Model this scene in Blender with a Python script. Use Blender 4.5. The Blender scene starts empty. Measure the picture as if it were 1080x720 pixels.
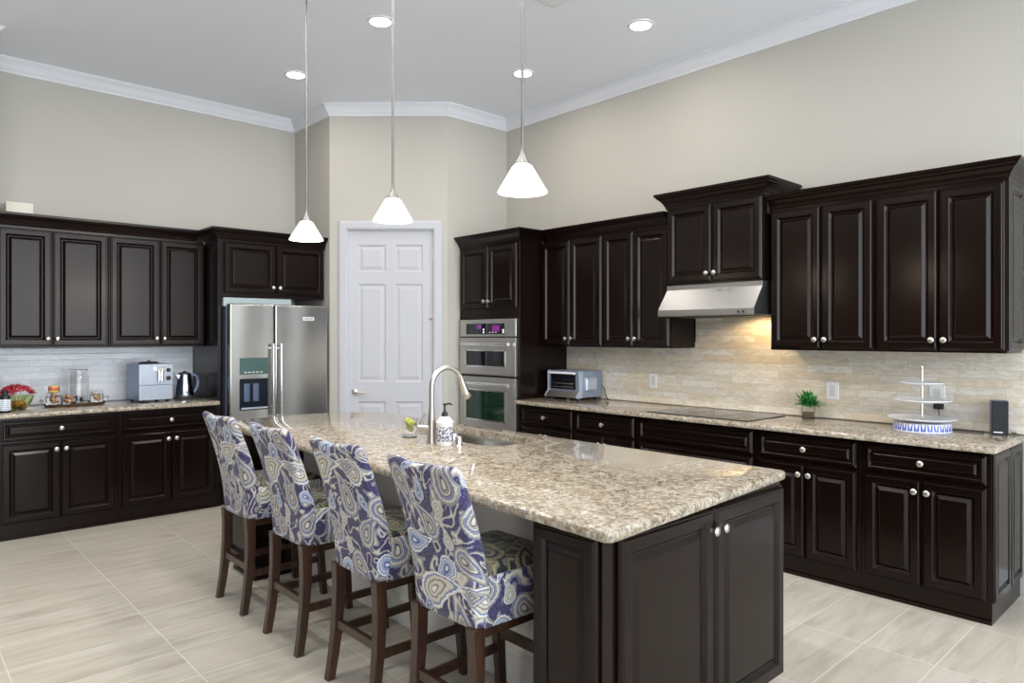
import bpy, math, random
from math import sin, cos, pi, radians, sqrt, atan2
from mathutils import Vector

S = bpy.context.scene
COL = S.collection
random.seed(7)

# ------------------------------------------------------------------ camera, world, light, exposure
cam_data = bpy.data.cameras.new('camera')
cam_data.sensor_fit = 'HORIZONTAL'
cam_data.sensor_width = 36.0
cam_data.lens = 733.0 / 1080.0 * 36.0
cam_data.shift_y = -6.0 / 1080.0
cam_data.clip_start = 0.05
cam = bpy.data.objects.new('camera', cam_data)
COL.objects.link(cam)
cam.location = (0, 0, 1.47)
cam.rotation_euler = (radians(90), 0, radians(47.3 - 90))
S.camera = cam

S.view_settings.view_transform = 'Standard'
S.view_settings.look = 'None'
S.view_settings.exposure = 0.8
S.view_settings.gamma = 1.0
S.view_settings.use_curve_mapping = False

world = bpy.data.worlds.new('sky')
S.world = world
world.use_nodes = True
bg = world.node_tree.nodes['Background']
bg.inputs['Color'].default_value = (0.84, 0.92, 1.0, 1)
bg.inputs['Strength'].default_value = 3.6


# daylight comes from the sky through the room's rear side, left open without a wall for even light

# ------------------------------------------------------------------ node helpers
class NB:
    def __init__(self, name):
        self.m = bpy.data.materials.new(name)
        self.m.use_nodes = True
        self.t = self.m.node_tree
        self.p = self.t.nodes['Principled BSDF']

    def n(self, kind, **kw):
        nd = self.t.nodes.new(kind)
        for k, v in kw.items():
            setattr(nd, k, v)
        return nd

    def put(self, sock, v):
        if isinstance(v, bpy.types.NodeSocket):
            self.t.links.new(v, sock)
        elif v is not None:
            if hasattr(sock.default_value, '__len__') and not hasattr(v, '__len__'):
                sock.default_value = (v, v, v)
            elif hasattr(v, '__len__') and len(sock.default_value) == 4 and len(v) == 3:
                sock.default_value = (*v, 1)
            else:
                sock.default_value = v

    def math(self, op, a, b=None, c=None, clamp=False):
        nd = self.n('ShaderNodeMath', operation=op, use_clamp=clamp)
        for i, v in enumerate((a, b, c)):
            self.put(nd.inputs[i], v)
        return nd.outputs[0]

    def vmath(self, op, a, b=None, c=None):
        nd = self.n('ShaderNodeVectorMath', operation=op)
        for i, v in enumerate((a, b, c)):
            if v is not None:
                self.put(nd.inputs[i], v)
        return nd.outputs[0]

    def mix(self, f, a, b, blend='MIX'):
        nd = self.n('ShaderNodeMix', data_type='RGBA', blend_type=blend)
        self.put(nd.inputs[0], f)
        self.put(nd.inputs[6], a)
        self.put(nd.inputs[7], b)
        return nd.outputs[2]

    def ramp(self, f, stops, interp='LINEAR'):
        nd = self.n('ShaderNodeValToRGB')
        cr = nd.color_ramp
        cr.interpolation = interp
        while len(cr.elements) < len(stops):
            cr.elements.new(0.5)
        for e, (p, c) in zip(cr.elements, stops):
            e.position = p
            e.color = (*c, 1) if len(c) == 3 else c
        self.put(nd.inputs[0], f)
        return nd.outputs[0]

    def noise(self, vec, scale, detail=3.0, rough=0.5, dist=0.0):
        nd = self.n('ShaderNodeTexNoise')
        self.put(nd.inputs['Vector'], vec)
        nd.inputs['Scale'].default_value = scale
        nd.inputs['Detail'].default_value = detail
        nd.inputs['Roughness'].default_value = rough
        nd.inputs['Distortion'].default_value = dist
        return nd.outputs[0]

    def voro(self, vec, scale, rand=1.0, feature='F1'):
        nd = self.n('ShaderNodeTexVoronoi', feature=feature)
        self.put(nd.inputs['Vector'], vec)
        nd.inputs['Scale'].default_value = scale
        nd.inputs['Randomness'].default_value = rand
        return nd

    def white(self, vec):
        nd = self.n('ShaderNodeTexWhiteNoise', noise_dimensions='3D')
        self.put(nd.inputs['Vector'], vec)
        return nd

    def xyz(self, x, y, z=0.0):
        nd = self.n('ShaderNodeCombineXYZ')
        for i, v in enumerate((x, y, z)):
            self.put(nd.inputs[i], v)
        return nd.outputs[0]

    def sep(self, v):
        nd = self.n('ShaderNodeSeparateXYZ')
        self.put(nd.inputs[0], v)
        return nd.outputs

    def obj(self):
        return self.n('ShaderNodeTexCoord').outputs['Object']

    def geo(self):
        return self.n('ShaderNodeNewGeometry').outputs['Position']

    def uv(self):
        return self.n('ShaderNodeTexCoord').outputs['UV']

    def bump(self, h, strength=0.2, dist=0.01):
        nd = self.n('ShaderNodeBump')
        nd.inputs['Strength'].default_value = strength
        nd.inputs['Distance'].default_value = dist
        self.put(nd.inputs['Height'], h)
        self.put(self.p.inputs['Normal'], nd.outputs[0])

    def set(self, **kw):
        names = dict(color='Base Color', rough='Roughness', metal='Metallic', coat='Coat Weight', coat_rough='Coat Roughness',
                     trans='Transmission Weight', ior='IOR', emit='Emission Color', estr='Emission Strength', spec='Specular IOR Level', alpha='Alpha', sheen='Sheen Weight', aniso='Anisotropic')
        for k, v in kw.items():
            self.put(self.p.inputs[names[k]], v)
        return self


def lin(r, g, b):
    f = lambda c: (c / 255 / 12.92) if c / 255 <= 0.04045 else ((c / 255 + 0.055) / 1.055) ** 2.4
    return (f(r), f(g), f(b))


def plain(name, color, rough=0.5, metal=0.0, var=0.06, scale=30.0, **kw):
    b = NB(name)
    n = b.noise(b.obj(), scale, 3)
    c2 = tuple(max(0.0, c * (1 - var * 2)) for c in color)
    b.set(color=b.mix(n, color, c2), rough=rough, metal=metal, **kw)
    return b.m


# ------------------------------------------------------------------ materials
def mat_paint(name, color, bump=0.05):
    b = NB(name)
    o = b.geo()
    n = b.noise(o, 1.2, 2)
    c = b.mix(n, color, tuple(x * 0.965 for x in color))
    b.set(color=c, rough=0.75)
    b.bump(b.noise(o, 160, 2), bump, 0.002)
    return b.m


def mat_wood_dark():
    b = NB('espresso_wood')
    o = b.obj()
    st = b.vmath('MULTIPLY', o, (26, 26, 1.6))
    g = b.noise(st, 3.0, 5, 0.6, 0.4)
    big = b.noise(o, 3.0, 3)
    c = b.ramp(g, [(0.25, lin(11, 6, 5)), (0.55, lin(14, 8, 6)), (0.85, lin(20, 11, 8))])
    c = b.mix(b.math('MULTIPLY', big, 0.5), c, lin(26, 12, 8))
    r = b.math('MULTIPLY_ADD', g, 0.04, 0.19)
    b.set(color=c, rough=r, spec=0.27)
    b.p.inputs['Specular Tint'].default_value = (1.0, 0.92, 0.88, 1)
    return b.m


def mat_chair_wood():
    b = NB('walnut_leg_wood')
    o = b.obj()
    st = b.vmath('MULTIPLY', o, (30, 30, 2.2))
    g = b.noise(st, 3.0, 5, 0.6, 0.6)
    c = b.ramp(g, [(0.25, lin(30, 19, 14)), (0.5, lin(54, 34, 24)), (0.8, lin(82, 53, 36))])
    b.set(color=c, rough=0.33, coat=0.15, coat_rough=0.2)
    return b.m


def mat_granite():
    b = NB('granite')
    o = b.geo()
    warp = b.vmath('MULTIPLY_ADD', b.n('ShaderNodeTexNoise').outputs[1], (0.0, 0.0, 0.0), o)
    a = b.noise(warp, 17, 6, 0.68, 0.6)
    f = b.noise(warp, 55, 5, 0.7, 0.3)
    c = b.ramp(a, [(0.28, lin(78, 66, 54)), (0.40, lin(128, 113, 94)), (0.49, lin(166, 154, 135)), (0.60, lin(190, 183, 168)), (0.74, lin(112, 108, 102))])
    c2 = b.ramp(f, [(0.36, lin(50, 43, 38)), (0.44, lin(124, 111, 94)), (0.54, lin(172, 161, 143)), (0.66, lin(214, 210, 200))])
    c = b.mix(0.55, c, c2)
    v = b.voro(warp, 120)
    dark = b.math('MULTIPLY', b.math('LESS_THAN', v.outputs['Distance'], 0.34), b.math('GREATER_THAN', b.noise(warp, 30, 3, 0.6), 0.56))
    c = b.mix(b.math('MULTIPLY', dark, 0.85), c, lin(58, 48, 44))
    v2 = b.voro(b.vmath('ADD', warp, (3.1, 1.7, 0.3)), 70)
    rust = b.math('MULTIPLY', b.math('LESS_THAN', v2.outputs['Distance'], 0.36), b.math('GREATER_THAN', b.noise(warp, 14, 3, 0.6), 0.57))
    c = b.mix(b.math('MULTIPLY', rust, 0.7), c, lin(128, 98, 70))
    grey = b.math('GREATER_THAN', b.noise(b.vmath('ADD', warp, (9, 4, 2)), 38, 4, 0.65), 0.60)
    c = b.mix(b.math('MULTIPLY', grey, 0.6), c, lin(120, 114, 108))
    b.set(color=c, rough=0.055, spec=0.6)
    return b.m


def mat_stone_tile(name, axis, tones, row=0.0508, rough=0.22, sparkle=0.0):
    """long thin stone tiles of mixed length; axis 0 = runs along world X, 1 = along world Y"""
    b = NB(name)
    o = b.geo()
    s = b.sep(o)
    u0 = s[axis]
    v0 = b.math('DIVIDE', b.math('SUBTRACT', s[2], 0.914), row)
    r = b.math('FLOOR', v0)
    w1 = b.white(b.xyz(r, 3.7, 1.1)).outputs[0]
    w2 = b.white(b.xyz(r, 9.1, 5.3)).outputs[0]
    length = b.math('MULTIPLY_ADD', w2, 0.16, 0.24)
    u = b.math('DIVIDE', b.math('ADD', u0, b.math('MULTIPLY', w1, 3.0)), length)
    cell = b.math('FLOOR', u)
    rnd = b.white(b.xyz(cell, r, 0.5))
    fu = b.math('MULTIPLY', b.math('PINGPONG', u, 0.5), length)
    fv = b.math('MULTIPLY', b.math('PINGPONG', v0, 0.5), row)
    edge = b.math('MINIMUM', fu, fv)
    grout = b.math('LESS_THAN', edge, 0.0011)
    st = b.vmath('MULTIPLY', o, (5, 5, 16) if axis == 0 else (5, 5, 16))
    st = b.vmath('ADD', st, b.vmath('MULTIPLY', rnd.outputs[1], (9, 9, 9)))
    vein = b.noise(st, 2.2, 6, 0.62, 1.2)
    c = b.ramp(rnd.outputs[0], [(0.0, tones[0]), (0.35, tones[1]), (0.7, tones[2]), (1.0, tones[3])])
    c = b.mix(b.ramp(vein, [(0.35, (0, 0, 0)), (0.7, (0.75, 0.75, 0.75))]), c, tones[4])
    c = b.mix(b.math('MULTIPLY', grout, 0.85), c, tones[5])
    rr = b.math('MULTIPLY_ADD', rnd.outputs[0], 0.12, rough)
    b.set(color=c, rough=rr)
    h = b.math('ADD', b.math('MULTIPLY', rnd.outputs[0], 0.5), b.math('MINIMUM', b.math('MULTIPLY', edge, 300), 1.0))
    b.bump(b.math('ADD', h, b.math('MULTIPLY', vein, 0.35)), 0.25, 0.003)
    return b.m


def mat_floor():
    b = NB('floor_tile')
    o = b.geo()
    s = b.sep(o)
    u = b.math('DIVIDE', b.math('SUBTRACT', s[0], 1.66), 0.6096)
    v = b.math('DIVIDE', b.math('SUBTRACT', s[1], 2.827), 0.3048)
    cu, cv = b.math('FLOOR', u), b.math('FLOOR', v)
    rnd = b.white(b.xyz(cu, cv, 2.0))
    fu = b.math('MULTIPLY', b.math('PINGPONG', u, 0.5), 0.6096)
    fv = b.math('MULTIPLY', b.math('PINGPONG', v, 0.5), 0.3048)
    edge = b.math('MINIMUM', fu, fv)
    grout = b.math('LESS_THAN', edge, 0.0021)
    st = b.vmath('ADD', b.vmath('MULTIPLY', o, (1.3, 9, 1)), b.vmath('MULTIPLY', rnd.outputs[1], (7, 7, 7)))
    g = b.noise(st, 1.6, 6, 0.62, 0.6)
    c = b.ramp(g, [(0.28, lin(164, 157, 143)), (0.5, lin(187, 180, 167)), (0.72, lin(199, 194, 183))])
    c = b.mix(b.math('MULTIPLY', rnd.outputs[0], 0.35), c, lin(177, 170, 156))
    c = b.mix(b.math('MULTIPLY', grout, 0.6), c, lin(232, 228, 218))
    b.set(color=c, rough=b.math('MULTIPLY_ADD', g, 0.15, 0.34))
    b.bump(b.math('ADD', b.math('MINIMUM', b.math('MULTIPLY', edge, 250), 1.0), b.math('MULTIPLY', g, 0.2)), 0.12, 0.003)
    return b.m


def mat_steel(name='brushed_steel', base=(0.56, 0.545, 0.52), rough=0.30, axis=2, wave=0.0):
    b = NB(name)
    o = b.obj()
    sc = [260, 260, 260]
    sc[axis] = 4
    g = b.noise(b.vmath('MULTIPLY', o, tuple(sc)), 1.0, 2)
    b.set(color=b.mix(g, base, tuple(c * 0.97 for c in base)), metal=1.0, rough=b.math('MULTIPLY_ADD', g, 0.03 if wave else 0.1, rough))
    if wave:
        b.bump(b.noise(b.vmath('MULTIPLY', o, (2.4, 2.4, 0.3)), 1.0, 1), wave, 0.05)
    return b.m


def mat_glass(name, color=(1, 1, 1), rough=0.0):
    b = NB(name)
    n = b.noise(b.obj(), 5)
    b.set(color=b.mix(n, color, tuple(c * 0.98 for c in color)), trans=1.0, rough=rough, ior=1.45)
    return b.m


def paisley_group():
    g = bpy.data.node_groups.new('paisley_motif', 'ShaderNodeTree')
    for nm, kind in (('UV', 'NodeSocketVector'), ('Center', 'NodeSocketVector'), ('Angle', 'NodeSocketFloat'), ('Size', 'NodeSocketFloat'), ('Flip', 'NodeSocketFloat')):
        g.interface.new_socket(nm, in_out='INPUT', socket_type=kind)
    g.interface.new_socket('Distance', in_out='OUTPUT', socket_type='NodeSocketFloat')
    b = NB.__new__(NB)
    b.t = g
    gi = b.n('NodeGroupInput')
    go = b.n('NodeGroupOutput')
    d = b.vmath('SUBTRACT', gi.outputs['UV'], gi.outputs['Center'])
    d = b.vmath('WRAP', d, (0.23, 0.26, 1), (-0.23, -0.26, -1))
    rot = b.n('ShaderNodeVectorRotate', rotation_type='Z_AXIS')
    b.put(rot.inputs['Vector'], d)
    b.put(rot.inputs['Angle'], gi.outputs['Angle'])
    s = b.sep(rot.outputs[0])
    x = b.math('MULTIPLY', b.math('DIVIDE', s[0], gi.outputs['Size']), gi.outputs['Flip'])
    y = b.math('DIVIDE', s[1], gi.outputs['Size'])
    L = 2.5
    t = b.math('DIVIDE', y, L, clamp=True)
    xb = b.math('SUBTRACT', x, b.math('MULTIPLY', b.math('MULTIPLY', t, t), 1.25))
    xs = b.math('DIVIDE', xb, b.math('MULTIPLY_ADD', t, -0.78, 1.0))
    ys = b.math('ADD', b.math('DIVIDE', b.math('MAXIMUM', y, 0.0), L), b.math('MINIMUM', y, 0.0))
    dd = b.math('SQRT', b.math('ADD', b.math('MULTIPLY', xs, xs), b.math('MULTIPLY', ys, ys)))
    ang = b.math('ARCTAN2', ys, xs)
    wob = b.math('MULTIPLY', b.math('ABSOLUTE', b.math('SINE', b.math('MULTIPLY', ang, 9.0))), 0.07)
    dd = b.math('ADD', dd, b.math('MULTIPLY', wob, b.math('MULTIPLY', dd, 1.0, clamp=True)))
    b.put(go.inputs[0], dd)
    return g


PAISLEY = paisley_group()


def mat_paisley(name, ground, swirl1, swirl2, swirl3, palettes, seed):
    b = NB(name)
    uv = b.uv()
    rng = random.Random(seed)
    nz = b.n('ShaderNodeTexNoise')
    b.put(nz.inputs['Vector'], uv)
    nz.inputs['Scale'].default_value = 9
    uvw = b.vmath('MULTIPLY_ADD', b.vmath('SUBTRACT', nz.outputs[1], (0.5, 0.5, 0.5)), (0.03, 0.03, 0.0), uv)
    n = b.noise(uvw, 8.5, 1.5, 0.5, 1.0)
    c = b.ramp(n, [(0.0, ground), (0.385, ground), (0.39, swirl2), (0.40, swirl1), (0.418, swirl1), (0.424, swirl2), (0.438, swirl3), (0.452, swirl3), (0.458, ground),
                   (0.565, ground), (0.57, swirl2), (0.582, swirl3), (0.60, swirl1), (0.622, swirl1), (0.628, swirl2), (0.645, ground), (1.0, ground)])
    motifs = [(0.04, 0.06, 0.4, 0.058, 1, 1), (0.27, 0.02, -0.5, 0.054, -1, 1), (0.42, 0.45, 2.2, 0.056, 1, 1), (0.15, 0.46, 1.5, 0.052, -1, 0), (0.14, 0.17, 2.6, 0.060, 1, 1), (0.03, 0.31, -0.9, 0.060, -1, 2),
              (0.32, 0.40, -2.6, 0.050, 1, 0), (0.40, 0.18, 0.2, 0.070, -1, 1), (0.23, 0.30, 0.7, 0.074, 1, 2), (0.33, 0.10, 3.0, 0.030, 1, 2), (0.20, 0.24, -2.0, 0.024, -1, 0),
              (0.44, 0.33, 1.2, 0.032, 1, 1), (0.05, 0.20, 2.4, 0.030, 1, 0), (0.35, 0.50, 0.0, 0.028, -1, 2), (0.11, 0.39, 2.0, 0.028, 1, 1), (0.24, 0.14, -0.4, 0.030, 1, 0)]
    for (mx, my, a, sz, fl, pal) in motifs:
        nd = b.n('ShaderNodeGroup')
        nd.node_tree = PAISLEY
        b.put(nd.inputs['UV'], uvw)
        nd.inputs['Center'].default_value = (mx + rng.uniform(-.01, .01), my, 0)
        nd.inputs['Angle'].default_value = a + rng.uniform(-.3, .3)
        nd.inputs['Size'].default_value = sz
        nd.inputs['Flip'].default_value = fl
        P = palettes[pal]
        f = b.math('MULTIPLY', nd.outputs[0], 0.9)
        cc = b.ramp(f, [(0.0, P[0]), (0.13, P[0]), (0.14, P[1]), (0.19, P[1]), (0.20, P[2]), (0.33, P[2]), (0.34, P[3]), (0.39, P[3]), (0.40, P[1]), (0.43, P[1]), (0.44, P[4]), (0.60, P[4]), (0.61, P[3]), (0.65, P[3]), (0.66, P[5]), (0.71, P[5]), (0.72, P[6]), (0.82, P[6]), (0.83, P[4]), (0.87, P[4]), (0.88, P[1]), (0.90, P[1])])
        c = b.mix(b.math('LESS_THAN', f, 0.9), c, cc)
    fine = b.noise(uv, 160, 2, 0.6)
    c = b.mix(b.math('MULTIPLY', b.math('GREATER_THAN', fine, 0.60), 0.22), c, swirl1)
    c = b.mix(b.math('MULTIPLY', b.math('LESS_THAN', fine, 0.40), 0.22), c, ground)
    b.set(color=c, rough=0.85, sheen=0.15)
    b.bump(b.noise(uv, 900, 2), 0.15, 0.001)
    return b.m


NAVY, BLUE, SKY = lin(50, 44, 88), lin(88, 116, 182), lin(160, 182, 218)
CREAM, WHITE, TAUPE, BROWN, GREYB = lin(202, 197, 180), lin(220, 220, 216), lin(148, 141, 134), lin(124, 108, 102), lin(120, 126, 154)
M_FAB = mat_paisley('paisley_fabric', NAVY, CREAM, GREYB, TAUPE, [
    (WHITE, NAVY, BLUE, CREAM, SKY, NAVY, WHITE), (CREAM, NAVY, TAUPE, CREAM, GREYB, CREAM, TAUPE), (WHITE, BROWN, CREAM, TAUPE, CREAM, BLUE, WHITE)], 3)
OLV, BLK, GOLD, SAGE = lin(74, 76, 62), lin(26, 26, 34), lin(150, 136, 100), lin(112, 120, 106)
M_FAB2 = mat_paisley('paisley_seat_fabric', BLK, GOLD, OLV, SAGE, [
    (GOLD, BLK, OLV, GOLD, SAGE, BLK, OLV), (OLV, BLK, SAGE, GOLD, BLK, OLV, GOLD), (SAGE, BLK, OLV, GOLD, OLV, BLK, SAGE)], 9)

M_WALL = mat_paint('wall_paint', lin(183, 180, 172))
M_CEIL = mat_paint('ceiling_paint', lin(242, 246, 255))
M_TRIM = mat_paint('white_trim_paint', lin(228, 230, 236), 0.0)
M_DOOR_DIM = mat_paint('dimmed_door_paint', lin(190, 191, 197), 0.0)  # same white as the trim, darkened to offset strong light on the door
M_KNEE = mat_paint('knee_wall_paint', lin(232, 231, 228), 0.0)
M_WOOD = mat_wood_dark()
M_LEG = mat_chair_wood()
M_GRAN = mat_granite()
M_SPL_R = mat_stone_tile('travertine_tile', 1, [lin(224, 219, 206), lin(234, 231, 223), lin(224, 210, 186), lin(242, 240, 234), lin(194, 179, 154), lin(180, 173, 160)])
M_SPL_L = mat_stone_tile('bluish_reflection_tile', 0, [lin(206, 210, 216), lin(220, 223, 228), lin(196, 200, 208), lin(230, 233, 238), lin(196, 196, 200), lin(184, 186, 190)], rough=0.08)  # bluish reflection of the windows is put into these tile tones
M_FLOOR = mat_floor()
M_STEEL = mat_steel(base=(0.47, 0.455, 0.43), rough=0.22, wave=0.5)
M_HOOD = mat_steel('hood_steel', (0.31, 0.31, 0.305), 0.36, 0, 0.2)
M_ROD = mat_steel('rod_nickel', (0.22, 0.215, 0.21), 0.38)
M_STEEL_H = mat_steel('brushed_steel_horizontal', axis=0)
M_CHROME = mat_steel('polished_metal', (0.75, 0.74, 0.72), 0.10)
M_NICKEL = mat_steel('satin_nickel', (0.60, 0.575, 0.535), 0.27)
M_BLACKG = plain('black_glass', (0.006, 0.007, 0.010), 0.04, spec=0.6)
M_BLACK = plain('black_plastic', (0.012, 0.012, 0.014), 0.4)
M_DGREY = plain('dark_grey_plastic', (0.03, 0.03, 0.033), 0.5)
M_WHITEP = plain('white_plastic', lin(236, 237, 238), 0.35)
M_PORC = plain('white_porcelain', lin(238, 238, 240), 0.15)
M_GLASS = mat_glass('clear_glass')
M_GREENG = mat_glass('green_glass', (0.82, 0.92, 0.6))
M_SILVER = plain('silver_plastic', lin(196, 206, 222), 0.28, 0.55)
M_BLUEGREY = plain('pale_grey_panel', lin(168, 182, 184), 0.4)
M_CREAMP = plain('cream_card', lin(226, 222, 206), 0.6)


def mat_emit(name, color, strength, base=(0.9, 0.9, 0.88)):
    b = NB(name)
    n = b.noise(b.obj(), 4)
    b.set(color=base, emit=b.mix(n, color, tuple(c * 0.97 for c in color)), estr=strength, rough=0.4)
    return b.m


M_SHADE = mat_emit('lit_opal_glass', (1.0, 0.90, 0.74), 0.55)
M_LAMP = mat_emit('lit_lamp_lens', (1.0, 0.96, 0.90), 6.0)


# ------------------------------------------------------------------ mesh builder
class MB:
    def __init__(self):
        self.v, self.f, self.uv = [], [], None

    def add(self, vs, fs):
        k = len(self.v)
        self.v += [tuple(p) for p in vs]
        self.f += [tuple(i + k for i in q) for q in fs]
        return self

    def box(self, x0, x1, y0, y1, z0, z1):
        x0, x1 = min(x0, x1), max(x0, x1)
        y0, y1 = min(y0, y1), max(y0, y1)
        z0, z1 = min(z0, z1), max(z0, z1)
        return self.add([(x0, y0, z0), (x1, y0, z0), (x1, y1, z0), (x0, y1, z0), (x0, y0, z1), (x1, y0, z1), (x1, y1, z1), (x0, y1, z1)],
                        [(0, 3, 2, 1), (4, 5, 6, 7), (0, 1, 5, 4), (1, 2, 6, 5), (2, 3, 7, 6), (3, 0, 4, 7)])

    def loops(self, rings, close_first=True, close_last=True, cyclic=True):
        """skin a list of equal-length rings"""
        n = len(rings[0])
        k = len(self.v)
        for r in rings:
            self.v += [tuple(p) for p in r]
        for i in range(len(rings) - 1):
            for j in range(n if cyclic else n - 1):
                a, b_ = k + i * n + j, k + i * n + (j + 1) % n
                self.f.append((a, b_, b_ + n, a + n))
        if close_first:
            self.f.append(tuple(k + j for j in reversed(range(n))))
        if close_last:
            e = k + (len(rings) - 1) * n
            self.f.append(tuple(e + j for j in range(n)))
        return self

    def panel(self, u0, u1, v0, v1, loops, place):
        """nested rectangle loops (inset, height) -> relief; place(u, v, w) gives the point"""
        rings = []
        for ins, w in loops:
            rings.append([place(u0 + ins, v0 + ins, w), place(u1 - ins, v0 + ins, w), place(u1 - ins, v1 - ins, w), place(u0 + ins, v1 - ins, w)])
        return self.loops(rings)

    def lathe(self, prof, c=(0, 0, 0), n=32, axis='Z', close=True):
        rings = []
        for r, h in prof:
            ring = []
            for j in range(n):
                a = 2 * pi * j / n
                x, y = r * cos(a), r * sin(a)
                if axis == 'Z':
                    p = (c[0] + x, c[1] + y, c[2] + h)
                elif axis == 'Y':
                    p = (c[0] + x, c[1] + h, c[2] - y)
                else:
                    p = (c[0] + h, c[1] + x, c[2] + y)
                ring.append(p)
            rings.append(ring)
        return self.loops(rings, close, close)

    def tube(self, pts, r, n=10):
        pts = [Vector(p) for p in pts]
        rs = r if hasattr(r, '__len__') else [r] * len(pts)
        rings = []
        prev = None
        for i, p in enumerate(pts):
            t = (pts[min(i + 1, len(pts) - 1)] - pts[max(i - 1, 0)]).normalized()
            ref = prev if prev is not None else (Vector((0, 0, 1)) if abs(t.z) < 0.9 else Vector((1, 0, 0)))
            a = (ref - t * ref.dot(t)).normalized()
            prev = a
            b_ = t.cross(a)
            rings.append([p + (a * cos(2 * pi * j / n) + b_ * sin(2 * pi * j / n)) * rs[i] for j in range(n)])
        return self.loops(rings)

    def sweep(self, path, prof, closed_prof=True):
        """mitred sweep of a profile (out, z) along a plan polyline; out points to the right of travel"""
        P = [Vector(p) for p in path]
        rings = []
        for i, p in enumerate(P):
            ns = []
            if i > 0:
                d = (P[i] - P[i - 1]).normalized()
                ns.append(Vector((d.y, -d.x)))
            if i < len(P) - 1:
                d = (P[i + 1] - P[i]).normalized()
                ns.append(Vector((d.y, -d.x)))
            if len(ns) == 2:
                m = (ns[0] + ns[1]).normalized()
                m = m / max(0.2, m.dot(ns[0]))
            else:
                m = ns[0]
            rings.append([(p.x + m.x * o, p.y + m.y * o, z) for o, z in prof])
        return self.loops(rings)

    def quadbar(self, p0, p1, w0, d0, w1=None, d1=None):
        """a square bar between two points, w along x, d along y at both ends"""
        w1 = w0 if w1 is None else w1
        d1 = d0 if d1 is None else d1
        r = lambda p, w, d: [(p[0] - w / 2, p[1] - d / 2, p[2]), (p[0] + w / 2, p[1] - d / 2, p[2]), (p[0] + w / 2, p[1] + d / 2, p[2]), (p[0] - w / 2, p[1] + d / 2, p[2])]
        return self.loops([r(p0, w0, d0), r(p1, w1, d1)])


def obj(name, mb, mat, parent=None, smooth=False, bevel=0.0, seg=2, loc=None, rotz=0.0, angle=40):
    me = bpy.data.meshes.new(name)
    me.from_pydata(mb.v, [], mb.f)
    me.validate()
    import bmesh
    bm = bmesh.new()
    bm.from_mesh(me)
    bmesh.ops.remove_doubles(bm, verts=bm.verts, dist=1e-6) if mb.uv is None else None
    bmesh.ops.recalc_face_normals(bm, faces=bm.faces)
    bm.to_mesh(me)
    bm.free()
    me.materials.append(mat)
    o = bpy.data.objects.new(name, me)
    COL.objects.link(o)
    if parent is not None:
        o.parent = parent
    if loc is not None:
        o.location = loc
    o.rotation_euler.z = rotz
    if smooth:
        for p in me.polygons:
            p.use_smooth = True
        try:
            me.set_sharp_from_angle(angle=radians(angle))
        except Exception:
            pass
    if bevel > 0:
        m = o.modifiers.new('bevel', 'BEVEL')
        m.width = bevel
        m.segments = seg
        m.limit_method = 'ANGLE'
        m.angle_limit = radians(35)
    return o


def tag(o, label, cat, group=None, kind=None):
    o['label'] = label
    o['category'] = cat
    if group:
        o['group'] = group
    if kind:
        o['kind'] = kind
    return o


def thing(name, label, cat, loc=(0, 0, 0), rotz=0.0, group=None):
    o = bpy.data.objects.new(name, None)
    o.empty_display_size = 0.05
    COL.objects.link(o)
    o.location = loc
    o.rotation_euler.z = rotz
    return tag(o, label, cat, group)


def struct(name, mb, mat, label=None, cat=None, **kw):
    o = obj(name, mb, mat, **kw)
    o['kind'] = 'structure'
    if label:
        o['label'] = label
        o['category'] = cat or name.split('_')[0]
    return o


# ------------------------------------------------------------------ the setting
XW, YW, ZC = 4.78, 6.76, 3.66
C1, C2, C3 = (3.205, 6.76), (3.205, 6.03), (4.02, 5.26)
WL = 0.61
struct('floor', MB().box(-3.6, 4.95, -4.5, 6.95, -0.06, 0.0), M_FLOOR, 'pale beige stone tile floor', 'floor')
struct('ceiling', MB().box(-3.6, 4.95, -4.5, 6.95, ZC, ZC + 0.1), M_CEIL, 'flat pale grey ceiling', 'ceiling')
struct('wall_right', MB().box(XW, XW + 0.12, -4.5, 6.95, 0, ZC), M_WALL, 'long beige wall behind the range hood', 'wall')
struct('wall_back', MB().box(WL - 0.12, C1[0], YW, YW + 0.12, 0, ZC), M_WALL, 'beige wall behind the refrigerator', 'wall')
struct('wall_left', MB().box(WL - 0.12, WL, 6.14, YW, 0, ZC), M_WALL, 'short wall end left of the cabinets', 'wall')
struct('wall_rear', MB().box(-3.6, WL - 0.12, 6.14, 6.26, 0, ZC), M_WALL, 'beige wall continuing left of the kitchen', 'wall')
struct('wall_side', MB().box(-3.72, -3.6, -4.5, 6.26, 0, ZC), mat_paint('dim_room_taupe', lin(96, 84, 74)), 'far side wall of the living area', 'wall')  # unseen wall; dimness of the living area is put into its dark colour
struct('wall_pantry_side', MB().box(C1[0], C1[0] + 0.1, C2[1] + 0.0, YW + 0.12, 0, ZC), M_WALL, 'narrow pantry wall beside the refrigerator', 'wall')
struct('wall_pantry_return', MB().box(C3[0] + 0.0, XW, C3[1], C3[1] + 0.1, 0, ZC), M_WALL, 'pantry wall beside the wall oven', 'wall')

# diagonal pantry wall with its door: local x runs along the wall, -y faces the room
DA = atan2(C3[1] - C2[1], C3[0] - C2[0])
DL = math.hypot(C3[0] - C2[0], C3[1] - C2[1])
LU0, LU1, LZ = 0.168, 0.990, 2.478
w = MB()
w.box(0, LU0, 0, 0.10, 0, ZC).box(LU1, DL, 0, 0.10, 0, ZC).box(LU0, LU1, 0, 0.10, LZ, ZC)
struct('wall_pantry_diagonal', w, M_WALL, 'diagonal beige wall holding the white pantry door', 'wall', loc=(C2[0], C2[1], 0), rotz=DA)

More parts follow.
